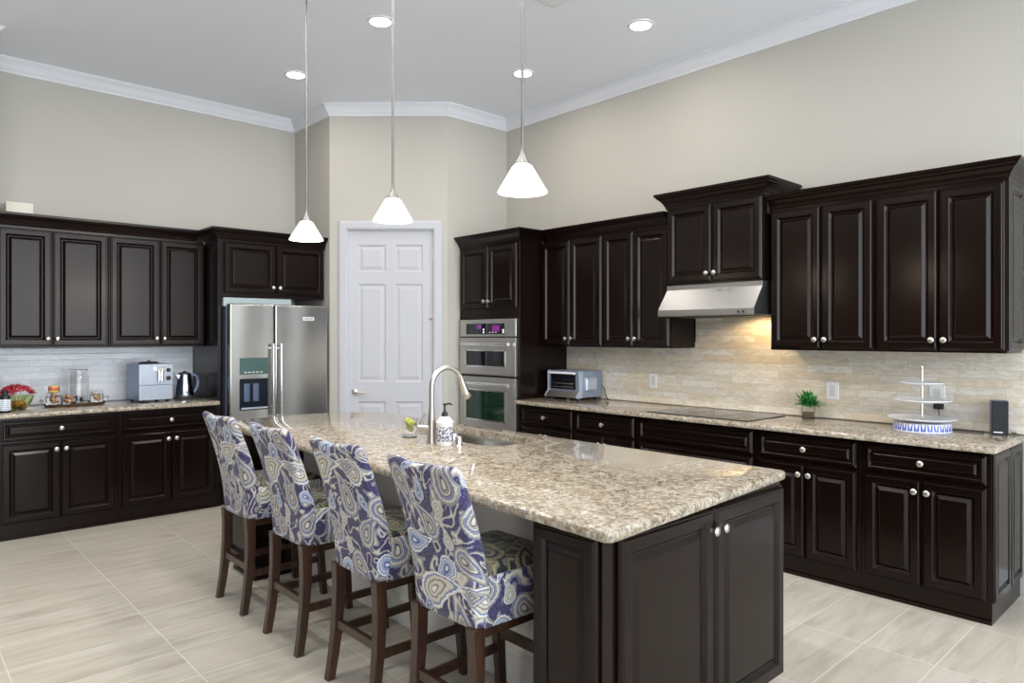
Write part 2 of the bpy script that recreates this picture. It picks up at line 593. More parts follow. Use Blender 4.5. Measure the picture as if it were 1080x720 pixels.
door = thing('door_1', 'white six panel pantry door in the diagonal wall', 'door', (C2[0], C2[1], 0), DA)
door['kind'] = 'structure'
leaf = MB()
U = [LU0 + 0.004, 0.262, 0.530, 0.616, 0.884, LU1 - 0.004]
V = [0.012, 0.22, 0.845, 1.030, 1.965, 2.080, 2.338, LZ - 0.004]
yf = 0.030
for i in range(5):
    for j in range(7):
        u0, u1, v0, v1 = U[i], U[i + 1], V[j], V[j + 1]
        if i in (1, 3) and j in (1, 3, 5):
            rings = []
            for ins, dp in ((0, 0), (0.014, 0.011), (0.026, 0.011), (0.052, 0.002)):
                rings.append([(u0 + ins, yf + dp, v0 + ins), (u1 - ins, yf + dp, v0 + ins), (u1 - ins, yf + dp, v1 - ins), (u0 + ins, yf + dp, v1 - ins)])
            leaf.loops(rings, False, True)
        else:
            leaf.add([(u0, yf, v0), (u1, yf, v0), (u1, yf, v1), (u0, yf, v1)], [(0, 1, 2, 3)])
leaf.add([(U[0], yf + 0.035, V[0]), (U[-1], yf + 0.035, V[0]), (U[-1], yf + 0.035, V[-1]), (U[0], yf + 0.035, V[-1])], [(0, 3, 2, 1)])
for (a, b_) in (((U[0], V[0]), (U[0], V[-1])), ((U[-1], V[0]), (U[-1], V[-1])), ((U[0], V[0]), (U[-1], V[0])), ((U[0], V[-1]), (U[-1], V[-1]))):
    leaf.add([(a[0], yf, a[1]), (b_[0], yf, b_[1]), (b_[0], yf + 0.035, b_[1]), (a[0], yf + 0.035, a[1])], [(0, 1, 2, 3)])
obj('door_leaf', leaf, M_DOOR_DIM, door)
cas = MB()
cp = [(0.0, 0.0), (0.0, -0.012), (0.012, -0.020), (0.06, -0.020), (0.078, -0.014), (0.084, -0.008), (0.084, 0.0)]
ring = []
for (u, z, sx, sz) in ((LU0, 0.0, -1, 0), (LU0, LZ, -1, 1), (LU1, LZ, 1, 1), (LU1, 0.0, 1, 0)):
    ring.append([(u + sx * o, y - 0.001, z + sz * o) for o, y in cp])
cas.loops(ring)
obj('door_casing', cas, M_DOOR_DIM, door)
st_ = MB().box(LU0, LU0 + 0.003, 0.0, 0.1, 0, LZ).box(LU1 - 0.003, LU1, 0.0, 0.1, 0, LZ).box(LU0, LU1, 0.0, 0.1, LZ - 0.003, LZ)
obj('door_jamb', st_, M_TRIM, door)
hd = MB().lathe([(0.030, 0), (0.030, -0.006), (0.024, -0.010), (0.012, -0.012), (0.011, -0.045)], (0.232, yf, 0.935), 20, 'Y')
hd.tube([(0.232, yf - 0.045, 0.935), (0.27, yf - 0.048, 0.934), (0.31, yf - 0.046, 0.930), (0.345, yf - 0.044, 0.933)], [0.010, 0.009, 0.008, 0.006], 10)
obj('door_handle', hd, M_NICKEL, door, smooth=True)
for z in (2.244, 1.67, 0.3):
    obj('hinge', MB().lathe([(0.007, -0.05), (0.007, 0.05)], (LU1 - 0.008, yf - 0.004, z), 10).box(LU1 - 0.03, LU1 - 0.006, yf - 0.003, yf, z - 0.045, z + 0.045), M_NICKEL, door)
obj('door_stop', MB().tube([(LU1 - 0.02, yf - 0.008, 1.63), (LU1 - 0.045, yf - 0.035, 1.635)], 0.006, 8), M_NICKEL, door)

# crown moulding round the ceiling
crown_prof = [(o * 0.84, ZC - d) for o, d in ((0.0, 0.106), (0.010, 0.106), (0.014, 0.094), (0.024, 0.086), (0.040, 0.073), (0.060, 0.048), (0.080, 0.028), (0.090, 0.023), (0.094, 0.013), (0.104, 0.010), (0.104, 0.0), (0.0, 0.0))]
cr = MB().sweep([(-3.6, 6.14), (WL, 6.14), (WL, YW), C1, C2, C3, (XW, C3[1]), (XW, -4.5)], crown_prof)
struct('trim_1', cr, M_TRIM, 'white crown moulding around the ceiling', 'trim')
bb = [(0.0, 0.0), (0.016, 0.0), (0.016, 0.10), (0.010, 0.125), (0.0, 0.13)]
struct('baseboard_right', MB().sweep([(XW, 0.88), (XW, -4.5)], bb), M_TRIM, 'white baseboard along the long wall', 'baseboard')
struct('baseboard_pantry', MB().sweep([(C2[0], C2[1]), (C2[0] + cos(DA) * 0.08, C2[1] + sin(DA) * 0.08)], bb), M_TRIM, 'white baseboard by the pantry door', 'baseboard')

# stone backsplashes
struct('trim_2', MB().box(WL + 0.001, 2.195, YW - 0.012, YW - 0.0005, 0.915, 1.42), M_SPL_L, 'polished stone backsplash with painted bluish window reflection, behind the coffee machine', 'backsplash')
sp = MB().box(XW - 0.012, XW - 0.0005, 0.905, 4.415, 0.915, 1.42).box(XW - 0.012, XW - 0.0005, 2.255, 3.035, 1.42, 1.80)
struct('trim_3', sp, M_SPL_R, 'cream travertine strip backsplash under the range hood', 'backsplash')
struct('trim_4', MB().box(XW - 0.015, XW - 0.0005, 0.875, 0.903, 0.915, 1.376), plain('pale_stone_edge', lin(222, 216, 204), 0.3), 'pale vertical stone edge of the backsplash', 'trim')

# ------------------------------------------------------------------ cabinets
DOOR = [(0, 0), (0, 0.010), (0.006, 0.0180), (0.010, 0.0180), (0.0145, 0.0225), (0.046, 0.0225), (0.0485, 0.0215), (0.058, 0.0100), (0.060, 0.0080), (0.065, 0.0080), (0.082, 0.0185), (0.0845, 0.0195)]
DRAW = [(0, 0), (0, 0.010), (0.006, 0.0180), (0.010, 0.0180), (0.0145, 0.0225), (0.024, 0.0225), (0.026, 0.0215), (0.034, 0.0105), (0.0355, 0.0090), (0.039, 0.0090), (0.051, 0.0185), (0.053, 0.0195)]
RB = -pi / 2       # the right wall's cabinets: local x runs towards the camera's right, -y faces the room


def front_panel(u0, u1, v0, v1, loops, y=0.0, k=1.0):
    lp = [(i * k, w_) for i, w_ in loops]
    return MB().panel(u0, u1, v0, v1, lp, lambda u, v, w_: (u, y - w_, v))


def knob(u, v, y, parent):
    k = MB().lathe([(0.008, 0), (0.006, -0.006), (0.006, -0.014), (0.012, -0.018), (0.0165, -0.022), (0.0165, -0.027), (0.012, -0.031), (0.003, -0.0325)], (u, y, v), 20, 'Y')
    return obj('knob', k, M_NICKEL, parent, smooth=True)


def side_panels(parent, x, sgn, y0, y1, z0, z1, n=1, name='end_panel'):
    """raised panels on a cabinet's side; sgn=+1 faces +x"""
    wd = (y1 - y0) / n
    for i in range(n):
        lp = [(a * 0.8, w_ * 0.7) for a, w_ in DOOR]
        mb = MB().panel(y0 + i * wd + 0.002, y0 + (i + 1) * wd - 0.002, z0, z1, lp, lambda u, v, w_: (x + sgn * w_, u, v))
        obj(name, mb, M_WOOD, parent)


def door_pair(t, u0, u1, v0, v1, y, kv, split=None, g=0.003, k=1.0):
    m = (u0 + u1) / 2 if split is None else split
    for a, b_, ku in ((u0, m - g, m - g - 0.028), (m + g, u1, m + g + 0.028)):
        d = obj('door', front_panel(a, b_, v0, v1, DOOR, y, k), M_WOOD, t)
        knob(ku, kv, y - 0.0225, d)


def base_cabinet(label, loc, rot, wd, group, depth=0.6, kind='std', split=None, toe_r=0.0):
    t = thing('base_cabinet', label, 'cabinet', loc, rot, group)
    e = 0.001
    obj('carcass', MB().box(e, wd - e, 0, depth, 0.105, 0.878), M_WOOD, t, bevel=0.002)
    tk = MB().box(e, wd - e, 0.012, depth, 0, 0.105).box(e, wd - e + toe_r, 0.0, 0.012, 0, 0.022)
    obj('toe_kick', tk, M_WOOD, t)
    s = 0.022
    if kind == 'std':
        d = obj('drawer', front_panel(s, wd - s, 0.710, 0.858, DRAW), M_WOOD, t)
        knob(wd / 2, 0.784, -0.0225, d)
        door_pair(t, s, wd - s, 0.118, 0.692, 0.0, 0.692 - 0.062, split)
    else:
        obj('false_front', front_panel(s, wd - s, 0.710, 0.858, DRAW), M_WOOD, t)
        for v0, v1 in ((0.415, 0.692), (0.118, 0.397)):
            d = obj('drawer', front_panel(s, wd - s, v0, v1, DRAW), M_WOOD, t)
            for q in (0.28, 0.72):
                knob(wd * q, (v0 + v1) / 2, -0.0225, d)
    return t


def crown_cab(t, path, z0=2.295, name='crown_moulding', sc=1.0):
    pr = [(0.0, 0), (0.008, 0), (0.010, 0.018), (0.016, 0.024), (0.020, 0.036), (0.030, 0.052), (0.046, 0.070), (0.058, 0.078), (0.062, 0.088), (0.072, 0.094), (0.074, 0.112), (0.0, 0.112)]
    return obj(name, MB().sweep(path, [(o * sc, z0 + z) for o, z in pr]), M_WOOD, t)


def wall_cabinet(label, loc, rot, wd, group, z0=1.376, z1=2.300, depth=0.34, crown=None, split=None, name='upper_cabinet', kb=0.058, crown_sc=1.0, filler=None):
    t = thing(name, label, 'cabinet', (loc[0], loc[1], z0), rot, group)
    h = z1 - z0
    e = 0.001
    cb_ = MB().box(e, wd - e, 0, depth, 0, h)
    if filler:
        cb_.box(filler[0], filler[1], 0.001, 0.02, h - 0.001, h + 0.100)
    obj('carcass', cb_, M_WOOD, t, bevel=0.002)
    door_pair(t, 0.008, wd - 0.008, 0.012, h - 0.006, 0.0, 0.012 + kb, split)
    if crown:
        crown_cab(t, crown, h - 0.006, sc=crown_sc)
    return t


XF, XU = 4.172, 4.442          # right wall: carcass front planes (base, wall units)
YF, YU = 6.118, 6.430          # fridge wall
gR, gL = 'base cabinets under the cooktop counter', 'base cabinets under the coffee counter'
D = XW - 0.004 - XF
u1 = base_cabinet('espresso base cabinet at the open end of the cooktop run, below the speaker', (XF, 1.57, 0), RB, 0.632, gR, D)
side_panels(u1, 0.631, 1, 0.004, 0.33, 0.112, 0.868, 1)
side_panels(u1, 0.631, 1, 0.332, D - 0.004, 0.112, 0.868, 1)
base_cabinet('espresso base cabinet directly below the small potted plant', (XF, 2.21, 0), RB, 0.64, gR, D)
base_cabinet('wide espresso base cabinet below the black cooktop', (XF, 3.154, 0), RB, 0.944, gR, D, 'wide')
base_cabinet('espresso base cabinet between the cooktop base and the toaster corner', (XF, 3.776, 0), RB, 0.622, gR, D)
base_cabinet('espresso base cabinet next to the tall oven cabinet, below the toaster oven', (XF, 4.411, 0), RB, 0.635, gR, D)
DLf = YW - 0.004 - YF
base_cabinet('espresso base cabinet below the jar tray and red flowers', (0.66, YF, 0), 0, 0.772, gL, DLf, split=0.385)
base_cabinet('espresso base cabinet below the coffee machine and kettle', (1.432, YF, 0), 0, 0.765, gL, DLf, split=0.390)

gU = 'wall cabinets beside the range hood'
DU = XW - 0.004 - XU
uc = wall_cabinet('tall espresso wall cabinet at the open right end, above the speaker', (XU, 1.590), RB, 0.660, gU, depth=DU,
                  crown=[(0.0, 0.0), (0.660, 0.0), (0.660, DU)], split=0.340)
side_panels(uc, 0.659, 1, 0.004, DU - 0.004, 0.012, 0.918, 1)
wall_cabinet('tall espresso wall cabinet directly right of the range hood', (XU, 2.252), RB, 0.662, gU, depth=DU, crown=[(0.0, 0.0), (0.662, 0.0)], split=0.341)
wall_cabinet('tall espresso wall cabinet directly left of the range hood', (XU, 3.705), RB, 0.662, gU, depth=DU, crown=[(0.0, 0.0), (0.645, 0.0)], split=0.318)
wall_cabinet('tall espresso wall cabinet between the oven tower and its twin', (XU, 4.410), RB, 0.705, gU, depth=DU, crown=[(0.0765, 0.0), (0.705, 0.0)], split=0.345, filler=(0.002, 0.0765))
XH = 4.372
hc = wall_cabinet('short raised espresso cabinet above the steel range hood', (XH, 3.028), RB, 0.764, gU, z0=1.842, z1=2.414, depth=XW - 0.004 - XH, name='hood_cabinet',
                  crown=[(0.0, 0.40), (0.0, 0.0), (0.764, 0.0), (0.764, 0.40)])

# tall oven cabinet
ow = 0.836
oc = thing('oven_cabinet', 'tall espresso cabinet tower housing the wall oven beside the pantry', 'cabinet', (XF - 0.006, 5.252, 0), RB)
dp = XW - 0.004 - XF + 0.006
cb = MB().box(0, ow, 0.012, dp, 0.0, 0.10).box(0, 0.035, 0, dp, 0.10, 2.300).box(ow - 0.035, ow, 0, dp, 0.10, 2.300)
cb.box(0.035, ow - 0.035, 0.0, dp, 1.630, 2.300).box(0.035, ow - 0.035, 0.0, dp, 0.10, 0.42).box(0.035, ow - 0.035, 0.5, dp, 0.42, 1.63)
obj('carcass', cb, M_WOOD, oc, bevel=0.002)
door_pair(oc, 0.026, ow - 0.026, 1.722, 2.288, 0.0, 1.722 + 0.062, 0.428)
d = obj('drawer', front_panel(0.026, ow - 0.026, 0.13, 0.40, DRAW), M_WOOD, oc)
knob(ow / 2, 0.265, -0.0225, d)
crown_cab(oc, [(0.0, 0.0), (ow, 0.0), (ow, dp - DU - 0.002)], 2.294)

# wall oven with microwave on top
wo = thing('double_oven', 'stainless double wall oven with a black control display', 'oven', (XF - 0.006, 5.252, 0), RB)
o0, o1 = 0.038, ow - 0.038
obj('oven_body', MB().box(o0, o1, 0.004, 0.48, 0.43, 1.62), M_DGREY, wo)
obj('control_panel', MB().box(o0 - 0.01, o1 + 0.01, -0.022, -0.0005, 1.462, 1.622), M_STEEL_H, wo, bevel=0.006)
cpn = MB().box(o0 + 0.085, o1 - 0.135, -0.0235, -0.020, 1.484, 1.582)
dsp = obj('display', cpn, M_BLACKG, wo)
M_PURP = mat_emit('lit_display', (0.45, 0.05, 0.5), 0.25, (0.02, 0.0, 0.03))
M_PALE = mat_emit('lit_digits', (0.9, 0.9, 1.0), 0.8, (0.3, 0.3, 0.3))
obj('screen', MB().box(o1 - 0.30, o1 - 0.20, -0.0245, -0.0230, 1.51, 1.565), M_PURP, dsp)
obj('screen', MB().box(o0 + 0.24, o0 + 0.31, -0.0245, -0.0230, 1.535, 1.57), M_PURP, dsp)
dg = MB()
for k_, (a, z) in enumerate(((0.33, 1.495), (0.33, 1.52), (0.60, 1.495), (0.60, 1.515), (0.28, 1.555), (0.42, 1.50), (0.46, 1.50), (0.50, 1.50))):
    dg.box(o0 + a, o0 + a + 0.018, -0.0245, -0.0230, z, z + (0.014 if k_ < 4 else 0.004))
obj('button_mark', dg, M_PALE, dsp)


def oven_door(z0, z1, zh, wz0, wz1, nm, glassmat):
    dd = obj(nm, MB().panel(o0 - 0.01, o1 + 0.01, z0, z1, [(0, 0), (0, 0.020), (0.004, 0.024)], lambda u, v, w_: (u, -0.0005 - w_ * 0.96, v)), M_STEEL_H, wo)
    obj('oven_window', MB().panel(o0 + 0.085, o1 - 0.135, wz0, wz1, [(0, 0), (0, 0.003), (0.004, 0.004)], lambda u, v, w_: (u, -0.0225 - w_, v)), glassmat, dd)
    fr = MB()
    for (a, b_, c_, e_) in ((o0 + 0.073, o0 + 0.085, wz0 - 0.012, wz1 + 0.012), (o1 - 0.135, o1 - 0.123, wz0 - 0.012, wz1 + 0.012), (o0 + 0.073, o1 - 0.123, wz0 - 0.012, wz0), (o0 + 0.073, o1 - 0.123, wz1, wz1 + 0.012)):
        fr.box(a, b_, -0.0275, -0.0225, c_, e_)
    obj('window_frame', fr, M_CHROME, dd)
    hb = MB().tube([(o0 + 0.05, -0.055, zh), (o1 - 0.05, -0.055, zh)], 0.017, 14)
    for x in (o0 + 0.08, o1 - 0.08):
        hb.tube([(x, -0.018, zh), (x, -0.055, zh)], 0.009, 8)
    obj('oven_handle', hb, M_CHROME, dd, smooth=True)


M_OVG = NB('green_tinted_oven_glass')
_n = M_OVG.noise(M_OVG.vmath('MULTIPLY', M_OVG.obj(), (3, 3, 14)), 1.5, 2)
M_OVG.set(color=M_OVG.ramp(_n, [(0.3, (0.003, 0.012, 0.008)), (0.6, (0.004, 0.028, 0.014)), (0.8, (0.02, 0.035, 0.006))]), rough=0.05, spec=0.7)
M_OVG = M_OVG.m
oven_door(1.112, 1.452, 1.392, 1.195, 1.330, 'microwave_door', M_BLACKG)
oven_door(0.44, 1.090, 1.030, 0.70, 0.965, 'oven_door', M_OVG)

# fridge-wall uppers
gF = 'wall cabinets above the coffee counter'
DUL = YW - 0.004 - YU
wall_cabinet('espresso wall cabinet at the left edge, above the jar tray', (0.690, YU), 0, 0.742, gF, z1=2.292, depth=DUL, crown=[(0.0, 0.0), (0.742, 0.0)], split=0.352)
wall_cabinet('espresso wall cabinet beside the fridge panel, above the coffee machine', (1.434, YU), 0, 0.756, gF, z1=2.292, depth=DUL, crown=[(0.0, 0.0), (0.6895, 0.0)], split=0.388, filler=(0.6895, 0.754))
fc = thing('fridge_cabinet', 'deep espresso cabinet with side panel enclosing the refrigerator', 'cabinet', (2.200, 6.125, 0), 0)
fw = 0.995
obj('side_panel', MB().box(0.0, 0.030, 0.0, YW - 6.129, 0, 2.296), M_WOOD, fc, bevel=0.002)
obj('carcass', MB().box(0.032, fw, 0.0, YW - 6.129, 1.815, 2.296), M_WOOD, fc, bevel=0.002)
door_pair(fc, 0.045, fw - 0.012, 1.842, 2.288, 0.0, 1.842 + 0.062, 0.512)
crown_cab(fc, [(0.0, 0.303), (0.0, 0.0), (fw + 0.008, 0.0)], 2.290)

# refrigerator
fr = thing('refrigerator', 'stainless french door refrigerator with a water dispenser', 'refrigerator', (2.248, 5.985, 0), 0)
rw = 0.915
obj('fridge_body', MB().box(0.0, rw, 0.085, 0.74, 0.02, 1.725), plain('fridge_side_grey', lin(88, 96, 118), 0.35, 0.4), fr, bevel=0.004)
obj('pale_top_board', MB().box(0.0, 0.62, 0.14, 0.6, 1.727, 1.806), M_BLUEGREY, fr, bevel=0.004)  # pale board in the gap between fridge top and cabinet
fdl = obj('fridge_door', MB().box(0.002, 0.395, 0.0, 0.078, 0.66, 1.748), M_STEEL, fr, bevel=0.012, seg=3)
fdr = obj('fridge_door', MB().box(0.402, rw - 0.002, 0.0, 0.078, 0.66, 1.748), M_STEEL, fr, bevel=0.012, seg=3)
fz = obj('freezer_drawer', MB().box(0.002, rw - 0.002, 0.0, 0.078, 0.06, 0.645), M_STEEL, fr, bevel=0.012, seg=3)
obj('kick_grille', MB().box(0.02, rw - 0.02, 0.04, 0.09, 0.0, 0.055), M_DGREY, fr)
for xh, dd in ((0.362, fdl), (0.436, fdr)):
    hb = MB().tube([(xh, -0.052, 0.72), (xh, -0.052, 1.40)], 0.015, 14)
    for z in (0.76, 1.36):
        hb.tube([(xh, 0.002, z), (xh, -0.052, z)], 0.010, 10)
    obj('fridge_handle', hb, M_CHROME, dd, smooth=True)
hb = MB().tube([(0.08, -0.052, 0.585), (rw - 0.08, -0.052, 0.585)], 0.014, 14)
for x in (0.12, rw - 0.12):
    hb.tube([(x, 0.002, 0.585), (x, -0.052, 0.585)], 0.009, 10)
obj('fridge_handle', hb, M_CHROME, fz, smooth=True)
dsx0, dsx1 = 0.085, 0.335
dpn = obj('dispenser', MB().box(dsx0, dsx1, -0.003, 0.004, 1.135, 1.278), plain('dispenser_screen', lin(72, 98, 96), 0.1), fdl)
nb = MB()
for q in range(5):
    nb.box(dsx0 + 0.04 + q * 0.035, dsx0 + 0.06 + q * 0.035, -0.0045, -0.002, 1.150, 1.157)
obj('button', nb, M_WHITEP, dpn)
rc = MB()
rc.box(dsx0, dsx1, -0.004, 0.0, 0.825, 0.84).box(dsx0, dsx0 + 0.008, -0.004, 0.0, 0.84, 1.095).box(dsx1 - 0.008, dsx1, -0.004, 0.0, 0.84, 1.095).box(dsx0, dsx1, -0.004, 0, 1.085, 1.098)
rc.box(dsx0 + 0.008, dsx1 - 0.008, -0.002, 0.001, 0.84, 1.085)
rec = obj('dispenser_recess', rc, plain('dispenser_black', (0.006, 0.009, 0.016), 0.08), fdl)
M_PADL = plain('dispenser_paddle', lin(86, 100, 128), 0.25)
for x in (dsx0 + 0.035, dsx0 + 0.115):
    pd = MB().panel(x, x + 0.048, 0.90, 1.055, [(0, 0), (0, 0.012), (0.008, 0.014), (0.012, 0.008)], lambda u, v, w_: (u, -0.002 - w_, v))
    obj('dispenser_paddle', pd, M_PADL, rec)
obj('drip_tray', MB().box(dsx0 + 0.01, dsx1 - 0.01, -0.018, -0.002, 0.835, 0.848), M_SILVER, rec)
obj('badge', MB().box(0.665, 0.775, -0.004, 0.001, 1.610, 1.642), M_WHITEP, fdr, bevel=0.002)
bl = MB()
for q in range(8):
    bl.box(0.676 + q * 0.0112, 0.682 + q * 0.0112, -0.0052, -0.0035, 1.619, 1.633)
obj('badge_lettering', bl, M_DGREY, fdr)

# ------------------------------------------------------------------ countertops
def offset_poly(pts, d):
    n = len(pts)
    out = []
    for i in range(n):
        a, b_, c = Vector(pts[i - 1]), Vector(pts[i]), Vector(pts[(i + 1) % n])
        d1, d2 = (b_ - a).normalized(), (c - b_).normalized()
        n1, n2 = Vector((-d1.y, d1.x)), Vector((-d2.y, d2.x))
        m = (n1 + n2).normalized()
        m = m / max(0.35, m.dot(n1))
        out.append((b_.x + m.x * d, b_.y + m.y * d))
    return out


def slab(outer, z0, z1, hole=None, edge=0.012):
    """counter slab with an eased edge; outer and hole run counter-clockwise"""
    import bmesh
    prof = [(edge * 0.5, z0), (0.0, z0 + edge * 0.6), (0.0, z1 - edge), (edge * 0.3, z1 - edge * 0.3), (edge, z1)]
    mb = MB()
    rings = [[(x, y, z) for x, y in offset_poly(outer, o)] for o, z in prof]
    mb.loops(rings, False, False)
    holes = []
    if hole:
        mb.loops([[(x, y, z1) for x, y in hole], [(x, y, z0) for x, y in hole]], False, False)
    for zz, ring in ((z1, rings[-1]), (z0, rings[0])):
        bm = bmesh.new()
        es = []
        for loop in ([[(p[0], p[1]) for p in ring]] + ([hole] if hole else [])):
            vs = [bm.verts.new((x, y, zz)) for x, y in loop]
            es += [bm.edges.new((vs[i], vs[(i + 1) % len(vs)])) for i in range(len(vs))]
        bmesh.ops.triangle_fill(bm, use_beauty=True, use_dissolve=False, edges=es)
        bm.verts.index_update()
        mb.add([tuple(v.co) for v in bm.verts], [tuple(v.index for v in f.verts) for f in bm.faces])
        bm.free()
    return mb


def arc(cx, cy, r, a0, a1, n=8):
    return [(cx + r * cos(radians(a0 + (a1 - a0) * i / n)), cy + r * sin(radians(a0 + (a1 - a0) * i / n))) for i in range(n + 1)]


ZT = 0.914
XCF = 4.105
ct = [(XCF + 0.012, 0.905), (XW - 0.003, 0.905), (XW - 0.003, 4.413), (XCF, 4.413), (XCF, 0.917)]
tag(obj('countertop', slab(ct, 0.880, ZT), M_GRAN, smooth=True, angle=50), 'long speckled granite countertop along the wall with the cooktop', 'countertop')
ct = [(0.63, 6.062), (2.197, 6.062), (2.197, YW - 0.003), (0.63, YW - 0.003)]
tag(obj('countertop', slab(ct, 0.880, ZT), M_GRAN, smooth=True, angle=50), 'granite countertop holding the coffee machine and kettle', 'countertop')

# island countertop with the sink cut-out
I = [(1.545, 1.262), (2.775, 1.285)]
I = arc(1.558, 1.283, 0.028, 180, 270, 4) + arc(2.752, 1.362, 0.028, 270, 360, 4)
I += [(2.775, 2.0), (2.765, 2.8), (2.755, 3.6)]
I += arc(2.585, 4.30, 0.165, 0, 70, 6)
I += [(2.50, 4.585), (2.30, 4.635), (2.08, 4.645), (1.86, 4.615), (1.72, 4.565)]
I += arc(1.685, 4.50, 0.04, 110, 180, 4)
I += [(1.630, 3.8), (1.605, 3.0), (1.575, 2.2)]
SX0, SX1, SY0, SY1 = 2.275, 2.625, 2.610, 3.330
hole = arc(SX1 - 0.06, SY1 - 0.06, 0.06, 0, 90, 5) + arc(SX0 + 0.10, SY1 - 0.10, 0.10, 90, 180, 5) + arc(SX0 + 0.10, SY0 + 0.10, 0.10, 180, 270, 5) + arc(SX1 - 0.06, SY0 + 0.06, 0.06, 270, 360, 5)
isl_top = tag(obj('island_countertop', slab(I, 0.8800, ZT, hole, 0.011), M_GRAN, smooth=True, angle=50), 'large speckled granite slab on top of the kitchen island', 'countertop')

# undermount sink
sk = MB()
hl = lambda o, z: [(x, y, z) for x, y in offset_poly(hole, o)]
sk.loops([hl(-0.020, 0.879), hl(-0.004, 0.879), hl(0.0, 0.860), hl(0.004, 0.70), hl(0.03, 0.672), hl(0.06, 0.668)], False, True)
sink = tag(obj('sink', sk, M_STEEL, smooth=True), 'stainless undermount sink set into the island granite', 'sink')
obj('drain', MB().lathe([(0.045, 0), (0.045, 0.003), (0.03, 0.004), (0.02, 0.001)], (2.45, 2.97, 0.6685), 24), M_CHROME, sink, smooth=True)

# island base
isl = thing('kitchen_island', 'espresso kitchen island base with raised panel posts and white knee wall', 'island', (0, 0, 0), 0)
YI = 1.345
body = MB().box(1.610, 2.735, YI, 1.633, 0.095, 0.8790)
body.box(2.03, 2.70, 1.633, 4.10, 0.095, 0.60).box(2.03, 2.245, 1.633, 4.10, 0.60, 0.8790).box(2.66, 2.70, 1.633, 4.10, 0.60, 0.8790).box(2.245, 2.66, 1.633, 2.58, 0.60, 0.8790).box(2.245, 2.66, 3.36, 4.10, 0.60, 0.8790)
obj('carcass', body, M_WOOD, isl, bevel=0.002)
body = MB().box(1.680, 2.70, 4.10, 4.45, 0.095, 0.8790)
obj('carcass', body, M_WOOD, isl, bevel=0.002)
tk = MB().box(1.645, 2.70, YI + 0.045, 1.60, 0, 0.095).box(2.05, 2.66, 1.60, 4.12, 0, 0.095).box(1.705, 2.66, 4.12, 4.42, 0, 0.095)
tk.box(1.69, 2.66, 4.105, 4.44, 0, 0.02)
obj('toe_kick', tk, M_WOOD, isl)
obj('knee_wall', MB().box(2.000, 2.029, 1.634, 4.099, 0, 0.8790), M_KNEE, isl)
obj('knee_wall_base', MB().box(1.986, 2.000, 1.634, 4.099, 0, 0.13).box(1.991, 2.000, 1.634, 4.099, 0.13, 0.142), M_KNEE, isl, bevel=0.003)
door_pair(isl, 1.672, 2.732, 0.098, 0.858, YI, 0.858 - 0.072, 2.205, 0.0035, 1.12)
# raised panels on the posts facing the stools
for (x, y0, y1) in ((1.610, YI + 0.01, 1.628), (1.680, 4.110, 4.445)):
    obj('post_panel', MB().panel(y0, y1, 0.10, 0.862, [(a * 0.9, w_) for a, w_ in DOOR], lambda u, v, w_: (x - w_, u, v)), M_WOOD, isl)
obj('end_panel', MB().panel(1.70, 2.69, 0.10, 0.862, DOOR, lambda u, v, w_: (u, 4.45 + w_, v)), M_WOOD, isl)
for y0, y1 in ((1.36, 2.0), (2.0, 2.62), (2.62, 3.36), (3.36, 4.44)):
    xx = 2.735 if y1 <= 1.0 else 2.70
    if y0 > 1.6:
        obj('door', MB().panel(y0 + 0.003, y1 - 0.003, 0.10, 0.858, DOOR, lambda u, v, w_: (2.70 + w_, u, v)), M_WOOD, isl)

